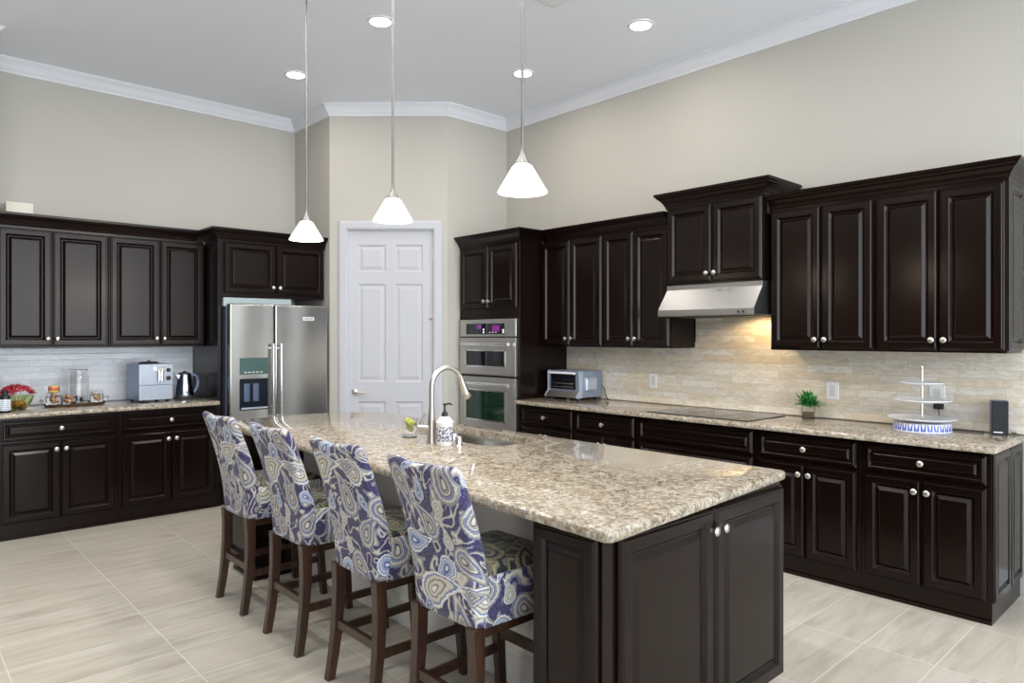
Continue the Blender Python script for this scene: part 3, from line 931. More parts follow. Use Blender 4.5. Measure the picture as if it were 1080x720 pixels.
# ------------------------------------------------------------------ counter stools
def make_stool(label, loc, seed, rotz=0.0):
    t = thing('counter_stool', label, 'stool', loc, rotz, 'paisley counter stools along the island')
    rnd = random.Random(seed)
    ou, ov = rnd.uniform(0, 3), rnd.uniform(0, 3)
    # backrest slipcover: lofted rounded cross-sections, leaning back and flaring at the top
    zs = [0.492, 0.52, 0.58, 0.64, 0.70, 0.76, 0.82, 0.88, 0.94, 0.985, 1.012, 1.026, 1.034, 1.039, 1.041]
    mb = MB()
    mb.uv = []
    ring_n = None
    rings, uvs = [], []
    for z in zs:
        f = (z - 0.492) / 0.552
        xr = -0.210 - 0.014 * f - 0.112 * f ** 2.0
        th = 0.088 - 0.038 * min(1, f * 1.15)
        hw = 0.178 + 0.024 * f
        r = min(0.022, th * 0.42)
        if z > 1.02:
            ins = {1.026: 0.004, 1.034: 0.010, 1.039: 0.017, 1.041: 0.0225}[z]
            xr, th, hw = xr + ins, th - 2 * ins, hw - ins * 0.8
            r = min(r, th * 0.45)
        sec = []
        for cx, cy, a0 in ((xr + th - r, hw - r, 0), (xr + r, hw - r, 90), (xr + r, -hw + r, 180), (xr + th - r, -hw + r, 270)):
            for q in range(5):
                a = radians(a0 + q * 22.5)
                sec.append((cx + r * cos(a), cy + r * sin(a)))
        # subdivide the long rear and front faces for the crest
        pts = []
        n0 = len(sec)
        for i in range(n0):
            p, q = sec[i], sec[(i + 1) % n0]
            L_ = math.hypot(q[0] - p[0], q[1] - p[1])
            k = max(1, 10 if L_ > 0.2 else 1)
            for j in range(k):
                pts.append((p[0] + (q[0] - p[0]) * j / k, p[1] + (q[1] - p[1]) * j / k))
        crest = lambda y: 0.010 * (abs(y) / 0.19) ** 2 - 0.006 * cos(y * 26) * 0.4
        ring = [(x - 0.012 * (1 - (y / 0.19) ** 2) * f * 0.6, y, z + (crest(y) if z > 0.98 else (crest(y) * max(0, (z - 0.8) / 0.18)))) for x, y in pts]
        rings.append(ring)
        per = [0.0]
        for i in range(len(pts)):
            p, q = pts[i], pts[(i + 1) % len(pts)]
            per.append(per[-1] + math.hypot(q[0] - p[0], q[1] - p[1]))
        uvs.append([(ou + s_ / per[-1] * 0.86, ov + z) for s_ in per])
    n = len(rings[0])
    V_, F_, UVF = [p for r_ in rings for p in r_], [], []
    for i in range(len(rings) - 1):
        for j in range(n):
            j2 = (j + 1) % n
            F_.append((i * n + j, i * n + j2, (i + 1) * n + j2, (i + 1) * n + j))
            UVF.append([uvs[i][j], uvs[i][j + 1], uvs[i + 1][j + 1], uvs[i + 1][j]])
    e = (len(rings) - 1) * n
    F_.append(tuple(e + j for j in range(n)))
    UVF.append([(ou + V_[e + j][1], ov + 1.05 + V_[e + j][0]) for j in range(n)])
    F_.append(tuple(reversed(range(n))))
    UVF.append([(ou + V_[j][1], ov + V_[j][0]) for j in reversed(range(n))])
    fabric('backrest', V_, F_, UVF, M_FAB, t)
    # seat skirt
    def ringrect(x0, x1, h0, h1, z, r=0.03, sag=0.0):
        pts = []
        for cx, cy, a0 in ((x1 - r, h1 - r, 0), (x0 + r, h0 - r, 90), (x0 + r, -h0 + r, 180), (x1 - r, -h1 + r, 270)):
            for q in range(5):
                a = radians(a0 + q * 22.5)
                pts.append((cx + r * cos(a), cy + r * sin(a), z))
        out = []
        for i in range(len(pts)):
            p, q = pts[i], pts[(i + 1) % len(pts)]
            k = 6 if i % 5 == 4 else 1
            for j in range(k):
                out.append(tuple(p[m] + (q[m] - p[m]) * j / k for m in range(3)))
        return out
    rings = [ringrect(-0.190, 0.212, 0.180, 0.200, 0.493), ringrect(-0.190, 0.214, 0.181, 0.202, 0.56), ringrect(-0.190, 0.214, 0.182, 0.203, 0.625), ringrect(-0.190, 0.212, 0.181, 0.201, 0.652), ringrect(-0.188, 0.208, 0.178, 0.197, 0.662)]
    n = len(rings[0])
    V_, F_, UVF = [p for r_ in rings for p in r_], [], []
    per = [0.0]
    for i in range(n):
        p, q = rings[0][i], rings[0][(i + 1) % n]
        per.append(per[-1] + math.hypot(q[0] - p[0], q[1] - p[1]))
    for i in range(len(rings) - 1):
        for j in range(n):
            j2 = (j + 1) % n
            F_.append((i * n + j, i * n + j2, (i + 1) * n + j2, (i + 1) * n + j))
            a, b_ = rings[i][0][2], rings[i + 1][0][2]
            UVF.append([(ou + 1.31 + per[j], ov + .2 + a), (ou + 1.31 + per[j + 1], ov + .2 + a), (ou + 1.31 + per[j + 1], ov + .2 + b_), (ou + 1.31 + per[j], ov + .2 + b_)])
    F_.append(tuple(reversed(range(n))))
    UVF.append([(V_[j][0], V_[j][1]) for j in reversed(range(n))])
    e = (len(rings) - 1) * n
    F_.append(tuple(e + j for j in range(n)))
    UVF.append([(V_[e + j][0], V_[e + j][1]) for j in range(n)])
    fabric('seat_cover', V_, F_, UVF, M_FAB, t)
    # domed seat top
    rings = []
    for k, (ins, z) in enumerate(((0.0, 0.660), (0.004, 0.672), (0.016, 0.682), (0.05, 0.692), (0.10, 0.698), (0.15, 0.700))):
        rings.append(ringrect(-0.186 + ins, 0.207 - ins, 0.177 - ins, 0.196 - ins, z, max(0.012, 0.03 - ins * 0.1)))
    n = len(rings[0])
    V_, F_, UVF = [p for r_ in rings for p in r_], [], []
    for i in range(len(rings) - 1):
        for j in range(n):
            j2 = (j + 1) % n
            F_.append((i * n + j, i * n + j2, (i + 1) * n + j2, (i + 1) * n + j))
    e = (len(rings) - 1) * n
    F_.append(tuple(e + j for j in range(n)))
    F_.append(tuple(reversed(range(n))))
    UVF = [[(ou + V_[i][0], ov + V_[i][1]) for i in f_] for f_ in F_]
    s = fabric('seat', V_, F_, UVF, M_FAB2, t)
    s['label'] = 'dark olive paisley seat top'
    # legs
    for sy in (1, -1):
        y = sy * 0.160
        pr = [(-0.200, 0.50), (-0.197, 0.42), (-0.199, 0.32), (-0.206, 0.22), (-0.218, 0.11), (-0.236, 0.0)]
        mb = MB()
        rings = []
        for i, (x, z) in enumerate(pr):
            k = i / (len(pr) - 1)
            wx, wy = 0.050 - 0.014 * k, 0.044 - 0.010 * k
            yy = y + sy * 0.012 * k
            rings.append([(x - wx / 2, yy - wy / 2, z), (x + wx / 2, yy - wy / 2, z), (x + wx / 2, yy + wy / 2, z), (x - wx / 2, yy + wy / 2, z)])
        mb.loops(rings)
        obj('rear_leg', mb, M_LEG, t, bevel=0.003)
        mb = MB().quadbar((0.180, sy * 0.170, 0.50), (0.220, sy * 0.178, 0.0), 0.046, 0.044, 0.034, 0.034)
        obj('front_leg', mb, M_LEG, t, bevel=0.003)
        mb = MB().loops([[(-0.20, sy * 0.166 + dy, 0.205 + dz) for dy, dz in ((-.010, -.017), (.010, -.017), (.010, .017), (-.010, .017))],
                         [(0.205, sy * 0.175 + dy, 0.205 + dz) for dy, dz in ((-.010, -.017), (.010, -.017), (.010, .017), (-.010, .017))]])
        obj('side_stretcher', mb, M_LEG, t, bevel=0.002)
    obj('rear_stretcher', MB().box(-0.216, -0.194, -0.150, 0.150, 0.222, 0.258), M_LEG, t, bevel=0.002)
    obj('front_stretcher', MB().box(0.190, 0.214, -0.160, 0.160, 0.250, 0.288), M_LEG, t, bevel=0.002)
    ap = MB().box(-0.175, 0.165, 0.150, 0.168, 0.455, 0.493).box(-0.175, 0.165, -0.168, -0.150, 0.455, 0.493).box(0.172, 0.190, -0.15, 0.15, 0.455, 0.493)
    obj('apron', ap, M_LEG, t)
    return t


def fabric(name, V_, F_, UVF, mat, parent):
    me = bpy.data.meshes.new(name)
    me.from_pydata(V_, [], F_)
    ul = me.uv_layers.new(name='UVMap')
    k = 0
    for p, uvf in zip(me.polygons, UVF):
        for q, li in enumerate(p.loop_indices):
            ul.data[li].uv = uvf[q]
        p.use_smooth = len(p.vertices) == 4
    me.materials.append(mat)
    o = bpy.data.objects.new(name, me)
    COL.objects.link(o)
    o.parent = parent
    return o


for k_, (y, lab) in enumerate(((3.822, 'paisley counter stool farthest from the camera, nearest the refrigerator'), (3.182, 'second paisley counter stool counting from the refrigerator end'),
                               (2.545, 'third paisley counter stool, just behind the nearest one'), (1.945, 'nearest paisley counter stool, beside the paneled island end post'))):
    make_stool(lab, (1.680, y, 0), 20 + k_)

# ------------------------------------------------------------------ range hood and cooktop
rh = thing('range_hood', 'stainless slanted range hood below the short cabinet', 'range hood', (4.372, 3.028, 1.610), RB)
hw_ = 0.764
hb = MB()
pro = [(-0.125, 0.0), (-0.125, 0.045), (-0.010, 0.195), (-0.010, 0.228), (0.400, 0.228), (0.400, 0.0)]
hb.loops([[(0.004, y, z) for y, z in pro], [(hw_ - 0.004, y, z) for y, z in pro]])
obj('hood_body', hb, M_HOOD, rh, bevel=0.002)
obj('filter', MB().box(0.05, hw_ - 0.05, -0.09, 0.34, -0.006, 0.001), M_DGREY, rh)
sw = MB()
for q in range(2):
    sw.lathe([(0.008, 0), (0.008, -0.008), (0.005, -0.010)], (hw_ - 0.08 - q * 0.035, -0.125, 0.022), 12, 'Y')
obj('hood_knob', sw, M_DGREY, rh)
hl_ = bpy.data.lights.new('hood_lamp', 'SPOT')
hl_.energy, hl_.color, hl_.spot_size, hl_.shadow_soft_size = 5, (1.0, 0.72, 0.38), radians(150), 0.05
ho = bpy.data.objects.new('hood_lamp', hl_)
COL.objects.link(ho)
ho.location = (4.58, 2.45, 1.60)
ho.rotation_euler = (0, radians(-20), 0)

ck = tag(obj('cooktop', slab([(4.150, 2.255), (4.665, 2.255), (4.665, 3.050), (4.150, 3.050)], 0.9145, 0.921, None, 0.004), M_BLACKG), 'flat black glass cooktop set on the granite counter', 'cooktop')
rg = MB()
for x, y, r in ((4.29, 2.46, 0.09), (4.53, 2.45, 0.07), (4.29, 2.83, 0.07), (4.53, 2.84, 0.10)):
    n = 32
    rg.loops([[(x + rr * cos(2 * pi * j / n), y + rr * sin(2 * pi * j / n), zz) for j in range(n)] for rr, zz in ((r, 0.9212), (r, 0.9214), (r - 0.004, 0.9214), (r - 0.004, 0.9212))], False, False)
obj('burner_ring', rg, M_DGREY, ck)

# ------------------------------------------------------------------ ceiling lights
for k_, (y, lab) in enumerate(((3.94, 'pendant lamp over the far end of the island, nearest the refrigerator'), (2.99, 'middle pendant lamp hanging over the island'), (2.04, 'nearest and largest looking pendant lamp over the island'))):
    t = thing('pendant_lamp', lab, 'lamp', (1.94, y, 2.05), 0, 'opal glass pendants over the island')
    sh = MB().lathe([(0.100, 0.0), (0.101, 0.004), (0.097, 0.010), (0.084, 0.032), (0.040, 0.106), (0.030, 0.114), (0.018, 0.117), (0.018, 0.112), (0.036, 0.102), (0.080, 0.030), (0.092, 0.010), (0.095, 0.002)], (0, 0, 0), 40, close=False)
    obj('lamp_shade', sh, M_SHADE, t, smooth=True)
    obj('socket_cap', MB().lathe([(0.032, 0.113), (0.030, 0.120), (0.016, 0.145), (0.008, 0.165), (0.006, 0.19)], (0, 0, 0), 20), M_ROD, t, smooth=True)
    obj('rod', MB().lathe([(0.0062, 0.18), (0.0062, ZC - 2.05 - 0.02)], (0, 0, 0), 12), M_ROD, t, smooth=True)
    obj('ceiling_canopy', MB().lathe([(0.012, ZC - 2.05 - 0.04), (0.055, ZC - 2.05 - 0.022), (0.062, ZC - 2.05 - 0.001)], (0, 0, 0), 24), M_NICKEL, t, smooth=True)
    obj('bulb', MB().lathe([(0.004, 0.020), (0.018, 0.028), (0.024, 0.045), (0.018, 0.068), (0.012, 0.085), (0.012, 0.11)], (0, 0, 0), 16), M_LAMP, t, smooth=True)
    ld = bpy.data.lights.new('pendant_glow', 'POINT')
    ld.energy, ld.color, ld.shadow_soft_size = 2.5, (1.0, 0.86, 0.68), 0.05
    lo = bpy.data.objects.new('pendant_glow', ld)
    COL.objects.link(lo)
    lo.location = (1.94, y, 2.0)

for (x, y, lab) in ((2.62, 5.515, 'recessed ceiling light nearest the pantry, beside the leftmost pendant rod'), (2.61, 4.180, 'recessed ceiling light beside the middle pendant rod'),
                    (4.00, 4.200, 'recessed ceiling light behind the rightmost pendant rod'), (3.99, 2.986, 'recessed ceiling light alone at right, above the hood cabinet')):
    t = thing('ceiling_light', lab, 'light', (x, y, ZC), 0, 'recessed ceiling lights')
    obj('trim_ring', MB().lathe([(0.072, -0.001), (0.074, -0.008), (0.094, -0.006), (0.096, -0.001)], (0, 0, 0), 32, close=False), M_WHITEP, t, smooth=True)
    obj('lens', MB().lathe([(0.074, -0.0015), (0.074, -0.005), (0.05, -0.008), (0.004, -0.009)], (0, 0, 0), 32), M_LAMP, t, smooth=True)
    ld = bpy.data.lights.new('downlight_or_fill', 'AREA')
    ld.shape, ld.size, ld.energy, ld.color = 'DISK', 0.14, 4, (1.0, 0.92, 0.83)
    lo = bpy.data.objects.new('downlight_or_fill', ld)
    COL.objects.link(lo)
    lo.location = (x, y, ZC - 0.012)

for (x, y) in ((2.61, 2.845), (2.60, 1.51), (1.22, 4.18), (1.22, 2.845), (1.22, 1.51), (-0.2, 2.845), (-0.2, 4.18), (2.6, 0.18)):  # unseen fill lamps without fittings, added to brighten the floor and island
    ld = bpy.data.lights.new('downlight_or_fill', 'AREA')
    ld.shape, ld.size, ld.energy, ld.color = 'DISK', 0.16, 11, (1.0, 0.97, 0.93)
    lo = bpy.data.objects.new('downlight_or_fill', ld)
    COL.objects.link(lo)
    lo.location = (x, y, ZC - 0.012)

vt = thing('ceiling_vent', 'white louvred air vent at the top edge of the ceiling', 'vent', (3.14, 3.02, ZC), 0)
fm = MB().box(-0.20, 0.20, -0.20, -0.165, -0.012, 0).box(-0.20, 0.20, 0.165, 0.20, -0.012, 0).box(-0.20, -0.165, -0.165, 0.165, -0.012, 0).box(0.165, 0.20, -0.165, 0.165, -0.012, 0)
obj('frame', fm, M_WHITEP, vt, bevel=0.003)
for q in range(9):
    x = -0.145 + q * 0.036
    obj('slat', MB().loops([[(x, -0.165, -0.003), (x + 0.004, -0.165, -0.003), (x + 0.028, -0.165, -0.014), (x + 0.024, -0.165, -0.014)], [(x, 0.165, -0.003), (x + 0.004, 0.165, -0.003), (x + 0.028, 0.165, -0.014), (x + 0.024, 0.165, -0.014)]]), M_WHITEP, vt)

# ------------------------------------------------------------------ things on the island
ft = thing('faucet', 'brushed nickel gooseneck faucet beside the island sink', 'faucet', (2.140, 2.935, ZT), radians(-3))
sp_ = MB().lathe([(0.027, 0.0), (0.027, 0.01), (0.024, 0.03), (0.022, 0.10), (0.017, 0.16), (0.0135, 0.19)], (0, 0, 0), 24)
obj('faucet_body', sp_, M_NICKEL, ft, smooth=True)
pts = [(0, 0, 0.18), (0, 0, 0.24)] + [(0.098 - 0.098 * cos(a), 0, 0.285 + 0.103 * sin(a)) for a in [radians(x) for x in range(0, 161, 10)]]
obj('spout', MB().tube(pts, 0.0135, 14), M_NICKEL, ft, smooth=True)
a = radians(160)
e0 = Vector((0.098 - 0.098 * cos(a), 0, 0.285 + 0.103 * sin(a)))
dv = Vector((0.42, 0, -1)).normalized()
obj('spray_head', MB().tube([e0, e0 + dv * 0.03, e0 + dv * 0.07, e0 + dv * 0.105, e0 + dv * 0.11], [0.014, 0.0165, 0.020, 0.022, 0.019], 16), M_CHROME, ft, smooth=True)
lv = MB().tube([(-0.008, 0.008, 0.075), (-0.050, 0.046, 0.078)], [0.020, 0.019], 14)
lv.tube([(-0.046, 0.042, 0.08), (-0.034, 0.030, 0.125), (-0.022, 0.020, 0.150)], [0.011, 0.008, 0.006], 10)
obj('faucet_lever', lv, M_NICKEL, ft, smooth=True)

M_BLUEPAT = NB('blue_floral_print')
_o = M_BLUEPAT.obj()
_s = M_BLUEPAT.sep(_o)
_an = M_BLUEPAT.math('ARCTAN2', _s[1], _s[0])
_v = M_BLUEPAT.voro(M_BLUEPAT.xyz(M_BLUEPAT.math('MULTIPLY', _an, 2.2), M_BLUEPAT.math('MULTIPLY', _s[2], 55.0), 0), 1.7)
_band = M_BLUEPAT.math('MULTIPLY', M_BLUEPAT.math('GREATER_THAN', _s[2], 0.022), M_BLUEPAT.math('LESS_THAN', _s[2], 0.096))
_fl = M_BLUEPAT.math('MULTIPLY', M_BLUEPAT.math('MULTIPLY', M_BLUEPAT.math('LESS_THAN', _v.outputs[0], 0.55), M_BLUEPAT.math('GREATER_THAN', _v.outputs[0], 0.26)), _band)
_dot = M_BLUEPAT.math('MULTIPLY', M_BLUEPAT.math('LESS_THAN', _v.outputs[0], 0.1), _band)
_c = M_BLUEPAT.mix(_fl, lin(236, 234, 232), lin(92, 98, 140))
_c = M_BLUEPAT.mix(_dot, _c, lin(196, 110, 110))
M_BLUEPAT.set(color=_c, rough=0.2)
M_BLUEPAT = M_BLUEPAT.m
sd = thing('soap_dispenser', 'white patterned ceramic soap bottle with black pump', 'soap dispenser', (2.150, 2.835, ZT), 0)
obj('bottle', MB().lathe([(0.042, 0.0), (0.044, 0.003), (0.044, 0.112), (0.046, 0.115), (0.045, 0.120), (0.037, 0.126), (0.030, 0.138), (0.018, 0.146)], (0, 0, 0), 32), M_BLUEPAT, sd, smooth=True)
pm = MB().lathe([(0.016, 0.145), (0.016, 0.160), (0.008, 0.172), (0.005, 0.178), (0.005, 0.200), (0.009, 0.202), (0.009, 0.212)], (0, 0, 0), 16)
pm.tube([(0, 0, 0.206), (0.022, -0.012, 0.211), (0.034, -0.018, 0.203)], [0.006, 0.005, 0.004], 8)
obj('pump', pm, M_BLACK, sd, smooth=True)

gl = thing('drinking_glass', 'clear tumbler holding yellow green lime pieces', 'glass', (2.175, 3.185, ZT), 0)
obj('tumbler', MB().lathe([(0.036, 0.0), (0.040, 0.002), (0.043, 0.104), (0.0415, 0.104), (0.038, 0.012), (0.004, 0.010)], (0, 0, 0), 32), M_GLASS, gl, smooth=True)
M_LIME = plain('lime_flesh', lin(190, 196, 70), 0.5, var=0.25)
for (x, y, z, rx) in ((0.006, 0.004, 0.050, 0.6), (-0.008, -0.006, 0.084, 1.1), (0.012, -0.010, 0.080, 0.3)):
    lm = MB().lathe([(0.005, -0.011), (0.021, -0.009), (0.025, 0.0), (0.021, 0.009), (0.005, 0.011)], (0, 0, 0), 18)
    o = obj('lime_slice', lm, M_LIME, gl, smooth=True, loc=(x, y, z))
    o.rotation_euler = (rx, 0.5, 0)
dp_ = tag(obj('air_gap_cap', MB().lathe([(0.022, 0), (0.022, 0.004), (0.018, 0.008), (0.018, 0.044), (0.014, 0.050), (0.004, 0.052)], (2.178, 2.757, ZT), 24), M_NICKEL, smooth=True), 'short shiny metal cap between soap bottle and sink', 'fitting')

# ------------------------------------------------------------------ things on the cooktop counter
to = thing('toaster_oven', 'silver toaster oven with a glass front in the counter corner', 'toaster oven', (4.420, 4.350, ZT), RB)
tw, th_, td = 0.385, 0.250, 0.33
M_TSIDE = plain('grey_blue_metal', lin(150, 164, 186), 0.32, 0.5)
pro = [(0.0, 0.022), (-0.012, 0.032), (0.030, 0.075), (0.030, th_ - 0.008), (0.040, th_), (td, th_), (td, 0.022)]
tb = MB().loops([[(0.012, y, z) for y, z in pro], [(tw - 0.012, y, z) for y, z in pro]])
obj('oven_body', tb, M_TSIDE, to, bevel=0.002)
for x in (0.0, tw - 0.014):
    obj('side_trim', MB().loops([[(x, y, z) for y, z in [(-0.004, 0.018), (-0.018, 0.030), (0.024, 0.078), (0.024, th_ - 0.004), (0.050, th_ + 0.004), (0.07, th_ + 0.002), (0.06, 0.02)]], [(x + 0.014, y, z) for y, z in [(-0.004, 0.018), (-0.018, 0.030), (0.024, 0.078), (0.024, th_ - 0.004), (0.050, th_ + 0.004), (0.07, th_ + 0.002), (0.06, 0.02)]]]), M_SILVER, to, bevel=0.002)
obj('control_strip', MB().loops([[(0.016, -0.0135, 0.034), (0.016, 0.0265, 0.0755), (0.016, 0.030, 0.072), (0.016, -0.010, 0.030)], [(tw - 0.016, -0.0135, 0.034), (tw - 0.016, 0.0265, 0.0755), (tw - 0.016, 0.030, 0.072), (tw - 0.016, -0.010, 0.030)]]), M_NICKEL, to)
tdn = obj('glass_door', MB().box(0.045, tw - 0.05, 0.022, 0.030, 0.092, th_ - 0.03), M_BLACKG, to, bevel=0.002)
rk = MB()
rk.tube([(0.06, 0.0195, 0.142), (tw - 0.065, 0.0195, 0.142)], 0.004, 8)
rk.tube([(0.06, 0.0195, 0.112), (tw - 0.065, 0.0195, 0.112)], 0.003, 8)
obj('rack', rk, M_CHROME, tdn)
hb = MB().tube([(0.035, 0.004, th_ - 0.018), (tw - 0.04, 0.004, th_ - 0.018)], 0.009, 10)
hb.tube([(0.05, 0.004, th_ - 0.018), (0.05, 0.03, th_ - 0.018)], 0.006, 8).tube([(tw - 0.06, 0.004, th_ - 0.018), (tw - 0.06, 0.03, th_ - 0.018)], 0.006, 8)
obj('oven_handle', hb, M_WHITEP, tdn, smooth=True)
obj('side_bulge', MB().panel(0.10, 0.25, 0.075, 0.195, [(0, 0), (0.004, 0.014), (0.014, 0.024), (0.03, 0.028)], lambda u, v, w_: (tw - 0.014 + w_, u, v)), M_SILVER, to, bevel=0.004)
ftm = MB()
for x in (0.04, tw - 0.04):
    for y in (0.05, td - 0.04):
        ftm.lathe([(0.014, 0), (0.014, 0.024)], (x, y, 0), 12)
obj('feet', ftm, M_DGREY, to)
pc = MB().tube([(tw - 0.02, td + 0.002, 0.12), (tw + 0.01, td + 0.008, 0.10), (tw + 0.02, td + 0.006, 0.05), (tw + 0.045, td + 0.002, 0.012), (tw + 0.075, td - 0.012, 0.006), (tw + 0.06, td - 0.04, 0.006)], 0.0035, 8)
obj('power_cord', pc, M_BLACK, to)

pl = thing('potted_plant', 'small green leafy plant in a square glass cube on the counter', 'plant', (4.640, 2.085, ZT), radians(20))
ps = MB().loops([[(sx * r, sy * r, z) for sx, sy in ((1, 1), (-1, 1), (-1, -1), (1, -1))] for r, z in ((0.040, 0.0), (0.040, 0.085), (0.0365, 0.085), (0.0365, 0.006))])
obj('glass_cube', ps, M_GLASS, pl, bevel=0.002)
obj('stones', MB().box(-0.034, 0.034, -0.034, 0.034, 0.007, 0.042), plain('brown_pebbles', lin(140, 112, 88), 0.6, var=0.4, scale=90), pl)
lf = MB()
rng = random.Random(5)
for i in range(110):
    az = rng.uniform(0, 2 * pi)
    el = rng.uniform(0.15, 1.5)
    L_ = rng.uniform(0.085, 0.140)
    d_ = Vector((cos(az) * cos(el), sin(az) * cos(el), sin(el)))
    sd_ = Vector((-sin(az), cos(az), 0)) * 0.0095
    b0 = Vector((rng.uniform(-.02, .02), rng.uniform(-.02, .02), 0.078))
    up = d_.cross(sd_).normalized() * 0.004
    m1, m2, tip = b0 + d_ * L_ * 0.45 + up, b0 + d_ * L_ * 0.8 + Vector((0, 0, -0.004)), b0 + d_ * L_ + Vector((0, 0, -0.012))
    lf.add([b0, m1 - sd_, m1 + up, m1 + sd_, m2 - sd_ * 0.7, m2 + up * 0.5, m2 + sd_ * 0.7, tip], [(0, 2, 1), (0, 3, 2), (1, 2, 5, 4), (2, 3, 6, 5), (4, 5, 7), (5, 6, 7)])
M_LEAF = NB('leaf_green')
M_LEAF.set(color=M_LEAF.ramp(M_LEAF.noise(M_LEAF.obj(), 40, 2), [(0.3, lin(28, 92, 40)), (0.55, lin(56, 140, 66)), (0.8, lin(120, 186, 110))]), rough=0.4)
obj('leaves', lf, M_LEAF.m, pl)

cs = thing('tiered_tray', 'white three tier serving stand with a blue patterned foot', 'serving stand', (4.548, 1.370, ZT), 0)
M_BLUEBAND = NB('blue_arch_print')
_s = M_BLUEBAND.sep(M_BLUEBAND.obj())
_an = M_BLUEBAND.math('MULTIPLY', M_BLUEBAND.math('ARCTAN2', _s[1], _s[0]), 28 / (2 * pi))
_p = M_BLUEBAND.math('PINGPONG', _an, 0.5)
_b = M_BLUEBAND.math('MULTIPLY', M_BLUEBAND.math('LESS_THAN', M_BLUEBAND.math('MULTIPLY_ADD', _s[2], 8.0, _p), 0.62), M_BLUEBAND.math('GREATER_THAN', _p, 0.10))
_r = M_BLUEBAND.math('MULTIPLY', M_BLUEBAND.math('GREATER_THAN', _s[2], 0.008), M_BLUEBAND.math('LESS_THAN', _s[2], 0.048))
M_BLUEBAND.set(color=M_BLUEBAND.mix(M_BLUEBAND.math('MULTIPLY', _b, _r), lin(232, 234, 242), lin(84, 104, 186)), rough=0.2)
obj('foot', MB().lathe([(0.150, 0.0), (0.153, 0.003), (0.148, 0.046), (0.144, 0.050), (0.03, 0.052)], (0, 0, 0), 48), M_BLUEBAND.m, cs, smooth=True)
for r, z in ((0.182, 0.060), (0.155, 0.166), (0.124, 0.268)):
    obj('plate', MB().lathe([(r * 0.55, z), (r * 0.9, z + 0.006), (r, z + 0.014), (r, z + 0.017), (r * 0.88, z + 0.010), (r * 0.5, z + 0.006), (0.006, z + 0.006)], (0, 0, 0), 48), M_PORC, cs, smooth=True)
rd = [(0.010, 0.066)]
for i in range(32):
    z = 0.07 + i * 0.0095
    rd.append((0.0065 if i % 2 else 0.0045, z))
rd += [(0.007, 0.378), (0.003, 0.386)]
obj('rod', MB().lathe(rd, (0, 0, 0), 12), M_CHROME, cs, smooth=True)

sk_ = thing('speaker', 'small black upright speaker at the counter end', 'speaker', (4.672, 1.012, ZT), radians(-70))
obj('cabinet', MB().box(-0.040, 0.040, 0.0, 0.075, 0.0, 0.190), plain('speaker_shell', lin(62, 76, 100), 0.35), sk_, bevel=0.004)
obj('grille', MB().box(-0.039, 0.039, -0.006, 0.0, 0.003, 0.187), plain('speaker_cloth', (0.012, 0.014, 0.018), 0.8), sk_, bevel=0.003)
obj('cord', MB().tube([(0.02, 0.076, 0.06), (0.03, 0.095, 0.05), (0.05, 0.09, 0.015), (0.075, 0.07, 0.004), (0.10, 0.075, 0.004)], 0.0025, 8), M_BLACK, sk_)
obj('badge', MB().box(-0.032, 0.012, -0.0075, -0.006, 0.010, 0.016), M_WHITEP, sk_)


def plate_on_wall(label, y, z, wd, ht, dbl=False):
    t = thing('outlet_plate', label, 'outlet', (XW - 0.0125, y, z), RB, 'white wall plates on the travertine backsplash')
    obj('cover_plate', MB().box(-wd / 2, wd / 2, -0.006, 0.0, -ht / 2, ht / 2), M_WHITEP, t, bevel=0.0025)
    obj('socket', MB().box(-wd * 0.22, wd * 0.22, -0.008, -0.006, -ht * 0.32, ht * 0.32), plain('plate_insert', lin(216, 214, 210), 0.3), t, bevel=0.001)


plate_on_wall('white wall plate between the toaster oven and the cooktop', 3.437, 1.098, 0.080, 0.118)
plate_on_wall('white wall plate right of the green potted plant', 1.977, 1.101, 0.084, 0.120)
plate_on_wall('white outlet plate behind the tiered serving stand', 1.353, 1.107, 0.086, 0.130)
ad = thing('power_adapter', 'black plug adapter in the outlet behind the serving stand', 'adapter', (XW - 0.0215, 1.338, 1.045), RB)
obj('adapter_body', MB().box(-0.026, 0.026, -0.03, 0.0, -0.018, 0.016), M_BLACK, ad, bevel=0.003)
obj('cord', MB().tube([(0.0, -0.018, -0.018), (0.005, -0.025, -0.07), (0.01, -0.03, -0.122), (0.05, -0.06, -0.1275), (0.12, -0.085, -0.1275), (0.19, -0.075, -0.1275), (0.245, -0.06, -0.1275)], 0.003, 8), M_BLACK, ad)

# ------------------------------------------------------------------ things on the coffee counter
cm = thing('coffee_machine', 'silver box shaped coffee machine beside the kettle', 'coffee machine', (1.625, 6.285, ZT), radians(4))
obj('machine_body', MB().box(0.0, 0.262, 0.006, 0.30, 0.018, 0.320), plain('machine_side', lin(118, 134, 166), 0.25, 0.4), cm, bevel=0.004)
fp = obj('front_panel', MB().box(-0.001, 0.263, -0.006, 0.006, 0.145, 0.318), M_SILVER, cm, bevel=0.003)
obj('drip_drawer', MB().box(-0.001, 0.263, -0.008, 0.006, 0.022, 0.142), M_SILVER, cm, bevel=0.003)
sp2 = MB()
for x in (0.145, 0.172):
    sp2.lathe([(0.014, 0.175), (0.014, 0.255), (0.010, 0.300), (0.008, 0.302)], (x, -0.022, 0), 14)
sp2.box(0.125, 0.195, -0.034, -0.004, 0.262, 0.296)
obj('spout', sp2, M_CHROME, cm, smooth=True)
for z, r in ((0.268, 0.017), (0.200, 0.019)):
    obj('dial', MB().lathe([(r, -0.006), (r, -0.018), (r * 0.8, -0.022), (0.003, -0.023)], (0.226, 0, z), 18, 'Y'), M_DGREY, cm, smooth=True)
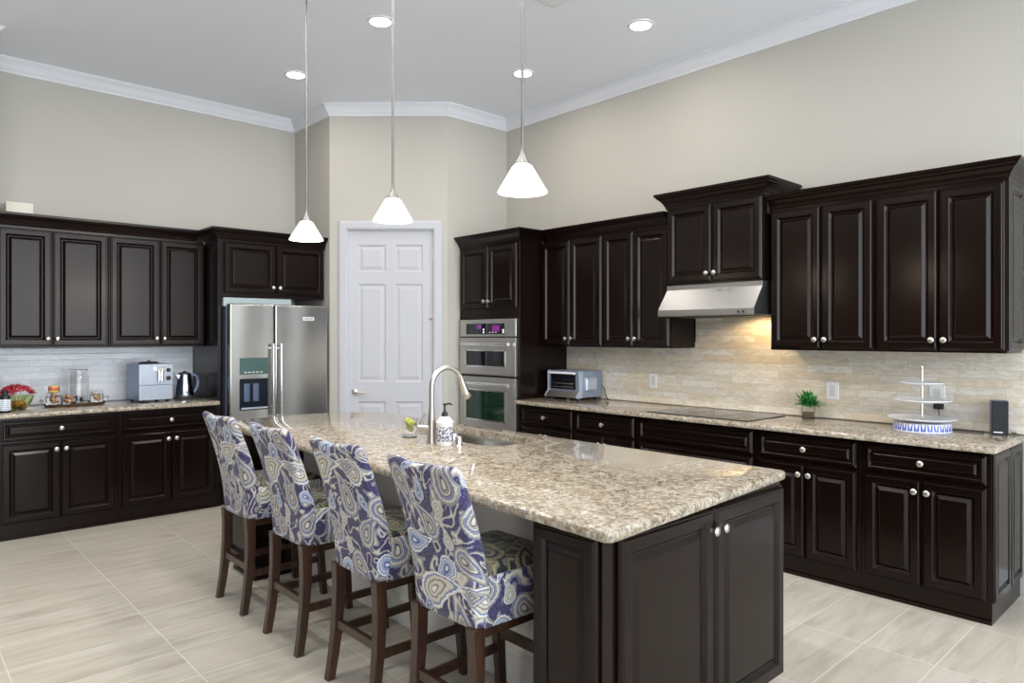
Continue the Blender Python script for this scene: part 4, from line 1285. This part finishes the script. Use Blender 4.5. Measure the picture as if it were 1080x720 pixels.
obj('bean_lid', MB().lathe([(0.075, 0.319), (0.078, 0.328), (0.06, 0.336), (0.012, 0.338), (0.012, 0.346), (0.003, 0.348)], (0.125, 0.15, 0), 24), M_DGREY, cm, smooth=True)
ftm = MB()
for x in (0.03, 0.232):
    for y in (0.03, 0.27):
        ftm.lathe([(0.014, 0), (0.016, 0.019)], (x, y, 0), 12)
obj('feet', ftm, M_DGREY, cm)

kt = thing('kettle', 'stainless electric kettle with a curved handle beside the fridge panel', 'kettle', (2.040, 6.480, ZT), radians(8))
obj('base', MB().lathe([(0.082, 0), (0.084, 0.010), (0.074, 0.022)], (0, 0, 0), 32), M_DGREY, kt, smooth=True)
obj('kettle_body', MB().lathe([(0.074, 0.023), (0.077, 0.032), (0.072, 0.10), (0.062, 0.17), (0.054, 0.215), (0.050, 0.218)], (0, 0, 0), 36), mat_steel('kettle_steel', (0.50, 0.55, 0.66), 0.14), kt, smooth=True)
obj('lid', MB().lathe([(0.053, 0.216), (0.050, 0.228), (0.02, 0.236), (0.012, 0.237), (0.012, 0.246), (0.003, 0.248)], (0, 0, 0), 28), M_DGREY, kt, smooth=True)
obj('spout', MB().loops([[(-0.050, 0.020, 0.165), (-0.050, -0.020, 0.165), (-0.046, -0.026, 0.214), (-0.046, 0.026, 0.214)], [(-0.078, 0.004, 0.198), (-0.078, -0.004, 0.198), (-0.084, -0.006, 0.216), (-0.084, 0.006, 0.216)]]), M_CHROME, kt)
obj('kettle_handle', MB().tube([(0.050, 0, 0.205), (0.085, 0, 0.212), (0.112, 0, 0.190), (0.122, 0, 0.145), (0.112, 0, 0.095), (0.088, 0, 0.055), (0.070, 0, 0.050)], [0.010, 0.011, 0.012, 0.012, 0.011, 0.010, 0.009], 12), plain('handle_grey', lin(120, 136, 160), 0.3), kt, smooth=True)

ty = thing('serving_tray', 'low oval tray with loop handles carrying the glass jars', 'tray', (1.207, 6.475, ZT), radians(8))
ov = lambda k, z: [(0.218 * k * cos(2 * pi * j / 40), 0.138 * k * sin(2 * pi * j / 40), z) for j in range(40)]
obj('tray', MB().loops([ov(0.94, 0.0), ov(1.0, 0.008), ov(1.02, 0.022), ov(1.0, 0.022), ov(0.97, 0.009), ov(0.5, 0.006)]), plain('tray_bronze', lin(120, 100, 78), 0.25, 0.8), ty, smooth=True)
for s in (-1, 1):
    obj('tray_handle', MB().tube([(s * 0.209, -0.055, 0.018), (s * 0.231, -0.045, 0.045), (s * 0.239, 0.0, 0.060), (s * 0.231, 0.045, 0.045), (s * 0.209, 0.055, 0.018)], 0.004, 8), M_NICKEL, ty, smooth=True)


def jar(label, x, y, r, h, content, ch, lid, lidm):
    t = thing('glass_jar', label, 'jar', (x, y, ZT + 0.0095), 0, 'glass jars on the tray')
    obj('glass', MB().lathe([(r * 0.92, 0.0), (r, 0.006), (r, h * 0.84), (r * 0.86, h * 0.93), (r * 0.86, h), (r * 0.83, h), (r * 0.83, h * 0.93), (r * 0.95, h * 0.83), (r * 0.95, 0.010), (0.004, 0.008)], (0, 0, 0), 28), M_GLASS, t, smooth=True)
    if lid:
        obj('lid', MB().lathe([(r * 0.90, h + 0.0005), (r * 0.92, h + 0.012), (r * 0.85, h + 0.016), (0.004, h + 0.017)], (0, 0, 0), 28), lidm, t, smooth=True)
    if content:
        c_ = MB()
        rg_ = random.Random(int(x * 1000))
        nb_ = max(4, int(ch / 0.022) * 5)
        for i in range(nb_):
            a_ = rg_.uniform(0, 2 * pi)
            rr = rg_.uniform(0.1, 0.62) * r
            z_ = 0.024 + (i / nb_) * max(0.0, ch - 0.03)
            q = r * 0.30
            c_.lathe([(q * sin(pi * k / 6) + 0.0005, -q * 0.8 * cos(pi * k / 6)) for k in range(7)], (rr * cos(a_), rr * sin(a_), z_ + q * 0.3), 10)
        o = obj('cookies', c_, content, t, smooth=True)
        o['kind'] = 'stuff'
    return t


M_COOK = plain('biscuit', lin(206, 150, 96), 0.7, var=0.2)
M_DARKC = plain('dark_sweets', lin(48, 42, 66), 0.4, var=0.3)
M_YEL = plain('yellow_lid', lin(214, 190, 90), 0.45)
jar('tall empty looking glass jar at the middle of the tray', 1.237, 6.522, 0.072, 0.262, M_DARKC, 0.05, True, M_GLASS)
jar('short glass jar of tan biscuits at the left end of the tray', 1.060, 6.470, 0.055, 0.085, M_COOK, 0.085, True, M_GLASS)
jar('short biscuit jar in front of the tall glass jar', 1.152, 6.405, 0.047, 0.075, M_COOK, 0.080, False, M_YEL)
jar('short glass jar of pale biscuits at the right end of the tray', 1.357, 6.475, 0.048, 0.082, plain('pale_biscuit', lin(216, 176, 124), 0.7, var=0.2), 0.080, True, M_GLASS)
tn = thing('yellow_tin', 'small yellow and red tin stacked on the left biscuit jar', 'tin', (1.060, 6.470, ZT + 0.0095 + 0.1035), 0)
obj('tin_body', MB().lathe([(0.036, 0), (0.038, 0.002), (0.038, 0.048), (0.036, 0.05)], (0, 0, 0), 24), M_YEL, tn, smooth=True)
obj('tin_label', MB().lathe([(0.0384, 0.014), (0.0387, 0.015), (0.0387, 0.036), (0.0384, 0.037)], (0, 0, 0), 24, close=False), plain('red_label', lin(196, 92, 84), 0.5), tn, smooth=True)

bw = thing('glass_bowl', 'green glass bowl of red flowers at the left edge', 'bowl', (0.805, 6.330, ZT), 0)
obj('bowl', MB().lathe([(0.040, 0.0), (0.052, 0.004), (0.090, 0.055), (0.108, 0.110), (0.104, 0.111), (0.086, 0.058), (0.048, 0.010), (0.004, 0.008)], (0, 0, 0), 36), M_GREENG, bw, smooth=True)
fruit = MB()
for i in range(7):
    a_ = i * 0.9
    q = 0.024
    fruit.lathe([(q * sin(pi * k / 8) + 0.0005, -q * cos(pi * k / 8)) for k in range(9)], (0.036 * cos(a_), 0.036 * sin(a_), 0.036 + 0.003 * i), 12)
obj('orange_filling', fruit, plain('orange_fruit', lin(206, 130, 50), 0.5, var=0.2), bw, smooth=True)
fl = MB()
rng = random.Random(11)
for i in range(26):
    az, el = rng.uniform(0, 2 * pi), rng.uniform(0.35, 1.4)
    cpt = Vector((0.095 * cos(az) * cos(el), 0.095 * sin(az) * cos(el), 0.100 + 0.062 * sin(el)))
    dirn = (cpt - Vector((0, 0, 0.06))).normalized()
    for k in range(9):
        an = 2 * pi * k / 9 + rng.random()
        sd0 = dirn.orthogonal().normalized()
        sd1 = dirn.cross(sd0)
        ray_ = (sd0 * cos(an) + sd1 * sin(an)) * 0.85 + dirn * 0.55
        ray_.normalize()
        tn_ = dirn.cross(ray_).normalized() * 0.0065
        fl.add([cpt, cpt + ray_ * 0.022 - tn_, cpt + ray_ * 0.024 + dirn * 0.003, cpt + ray_ * 0.022 + tn_, cpt + ray_ * 0.055], [(0, 2, 1), (0, 3, 2), (1, 2, 4), (2, 3, 4)])
obj('flowers', fl, plain('red_petals', lin(186, 32, 54), 0.5, var=0.25), bw)
stm = MB()
for i in range(10):
    a_ = i * 0.63
    stm.tube([(0.02 * cos(a_), 0.02 * sin(a_), 0.03), (0.06 * cos(a_), 0.06 * sin(a_), 0.10), (0.080 * cos(a_), 0.080 * sin(a_), 0.115)], 0.0022, 6)
obj('stems', stm, plain('stem_green', lin(84, 110, 50), 0.5), bw)

bt = thing('bottle', 'dark bottle with a pale label at the left frame edge', 'bottle', (0.712, 6.165, ZT), 0)
obj('bottle_body', MB().lathe([(0.034, 0), (0.036, 0.004), (0.036, 0.110), (0.030, 0.126), (0.016, 0.135), (0.015, 0.150)], (0, 0, 0), 28), plain('dark_glass', (0.012, 0.016, 0.022), 0.1), bt, smooth=True)
M_LAB = NB('printed_label')
_s = M_LAB.sep(M_LAB.obj())
_l = M_LAB.math('LESS_THAN', M_LAB.math('PINGPONG', M_LAB.math('MULTIPLY', _s[2], 70.0), 0.5), 0.14)
_k = M_LAB.math('GREATER_THAN', M_LAB.noise(M_LAB.vmath('MULTIPLY', M_LAB.obj(), (160, 160, 8)), 1.0, 1), 0.47)
M_LAB.set(color=M_LAB.mix(M_LAB.math('MULTIPLY', _l, _k), lin(214, 222, 228), lin(92, 104, 124)), rough=0.5)
obj('label', MB().lathe([(0.0362, 0.018), (0.0366, 0.019), (0.0366, 0.098), (0.0362, 0.099)], (0, 0, 0), 28, close=False), M_LAB.m, bt, smooth=True)
obj('cap', MB().lathe([(0.017, 0.140), (0.017, 0.162), (0.014, 0.165)], (0, 0, 0), 20), M_BLACK, bt, smooth=True)

bx = tag(obj('storage_box', MB().box(0.768, 0.945, 6.60, 6.74, 2.2925, 2.512), M_CREAMP, bevel=0.004), 'cream box on top of the left wall cabinet', 'box')
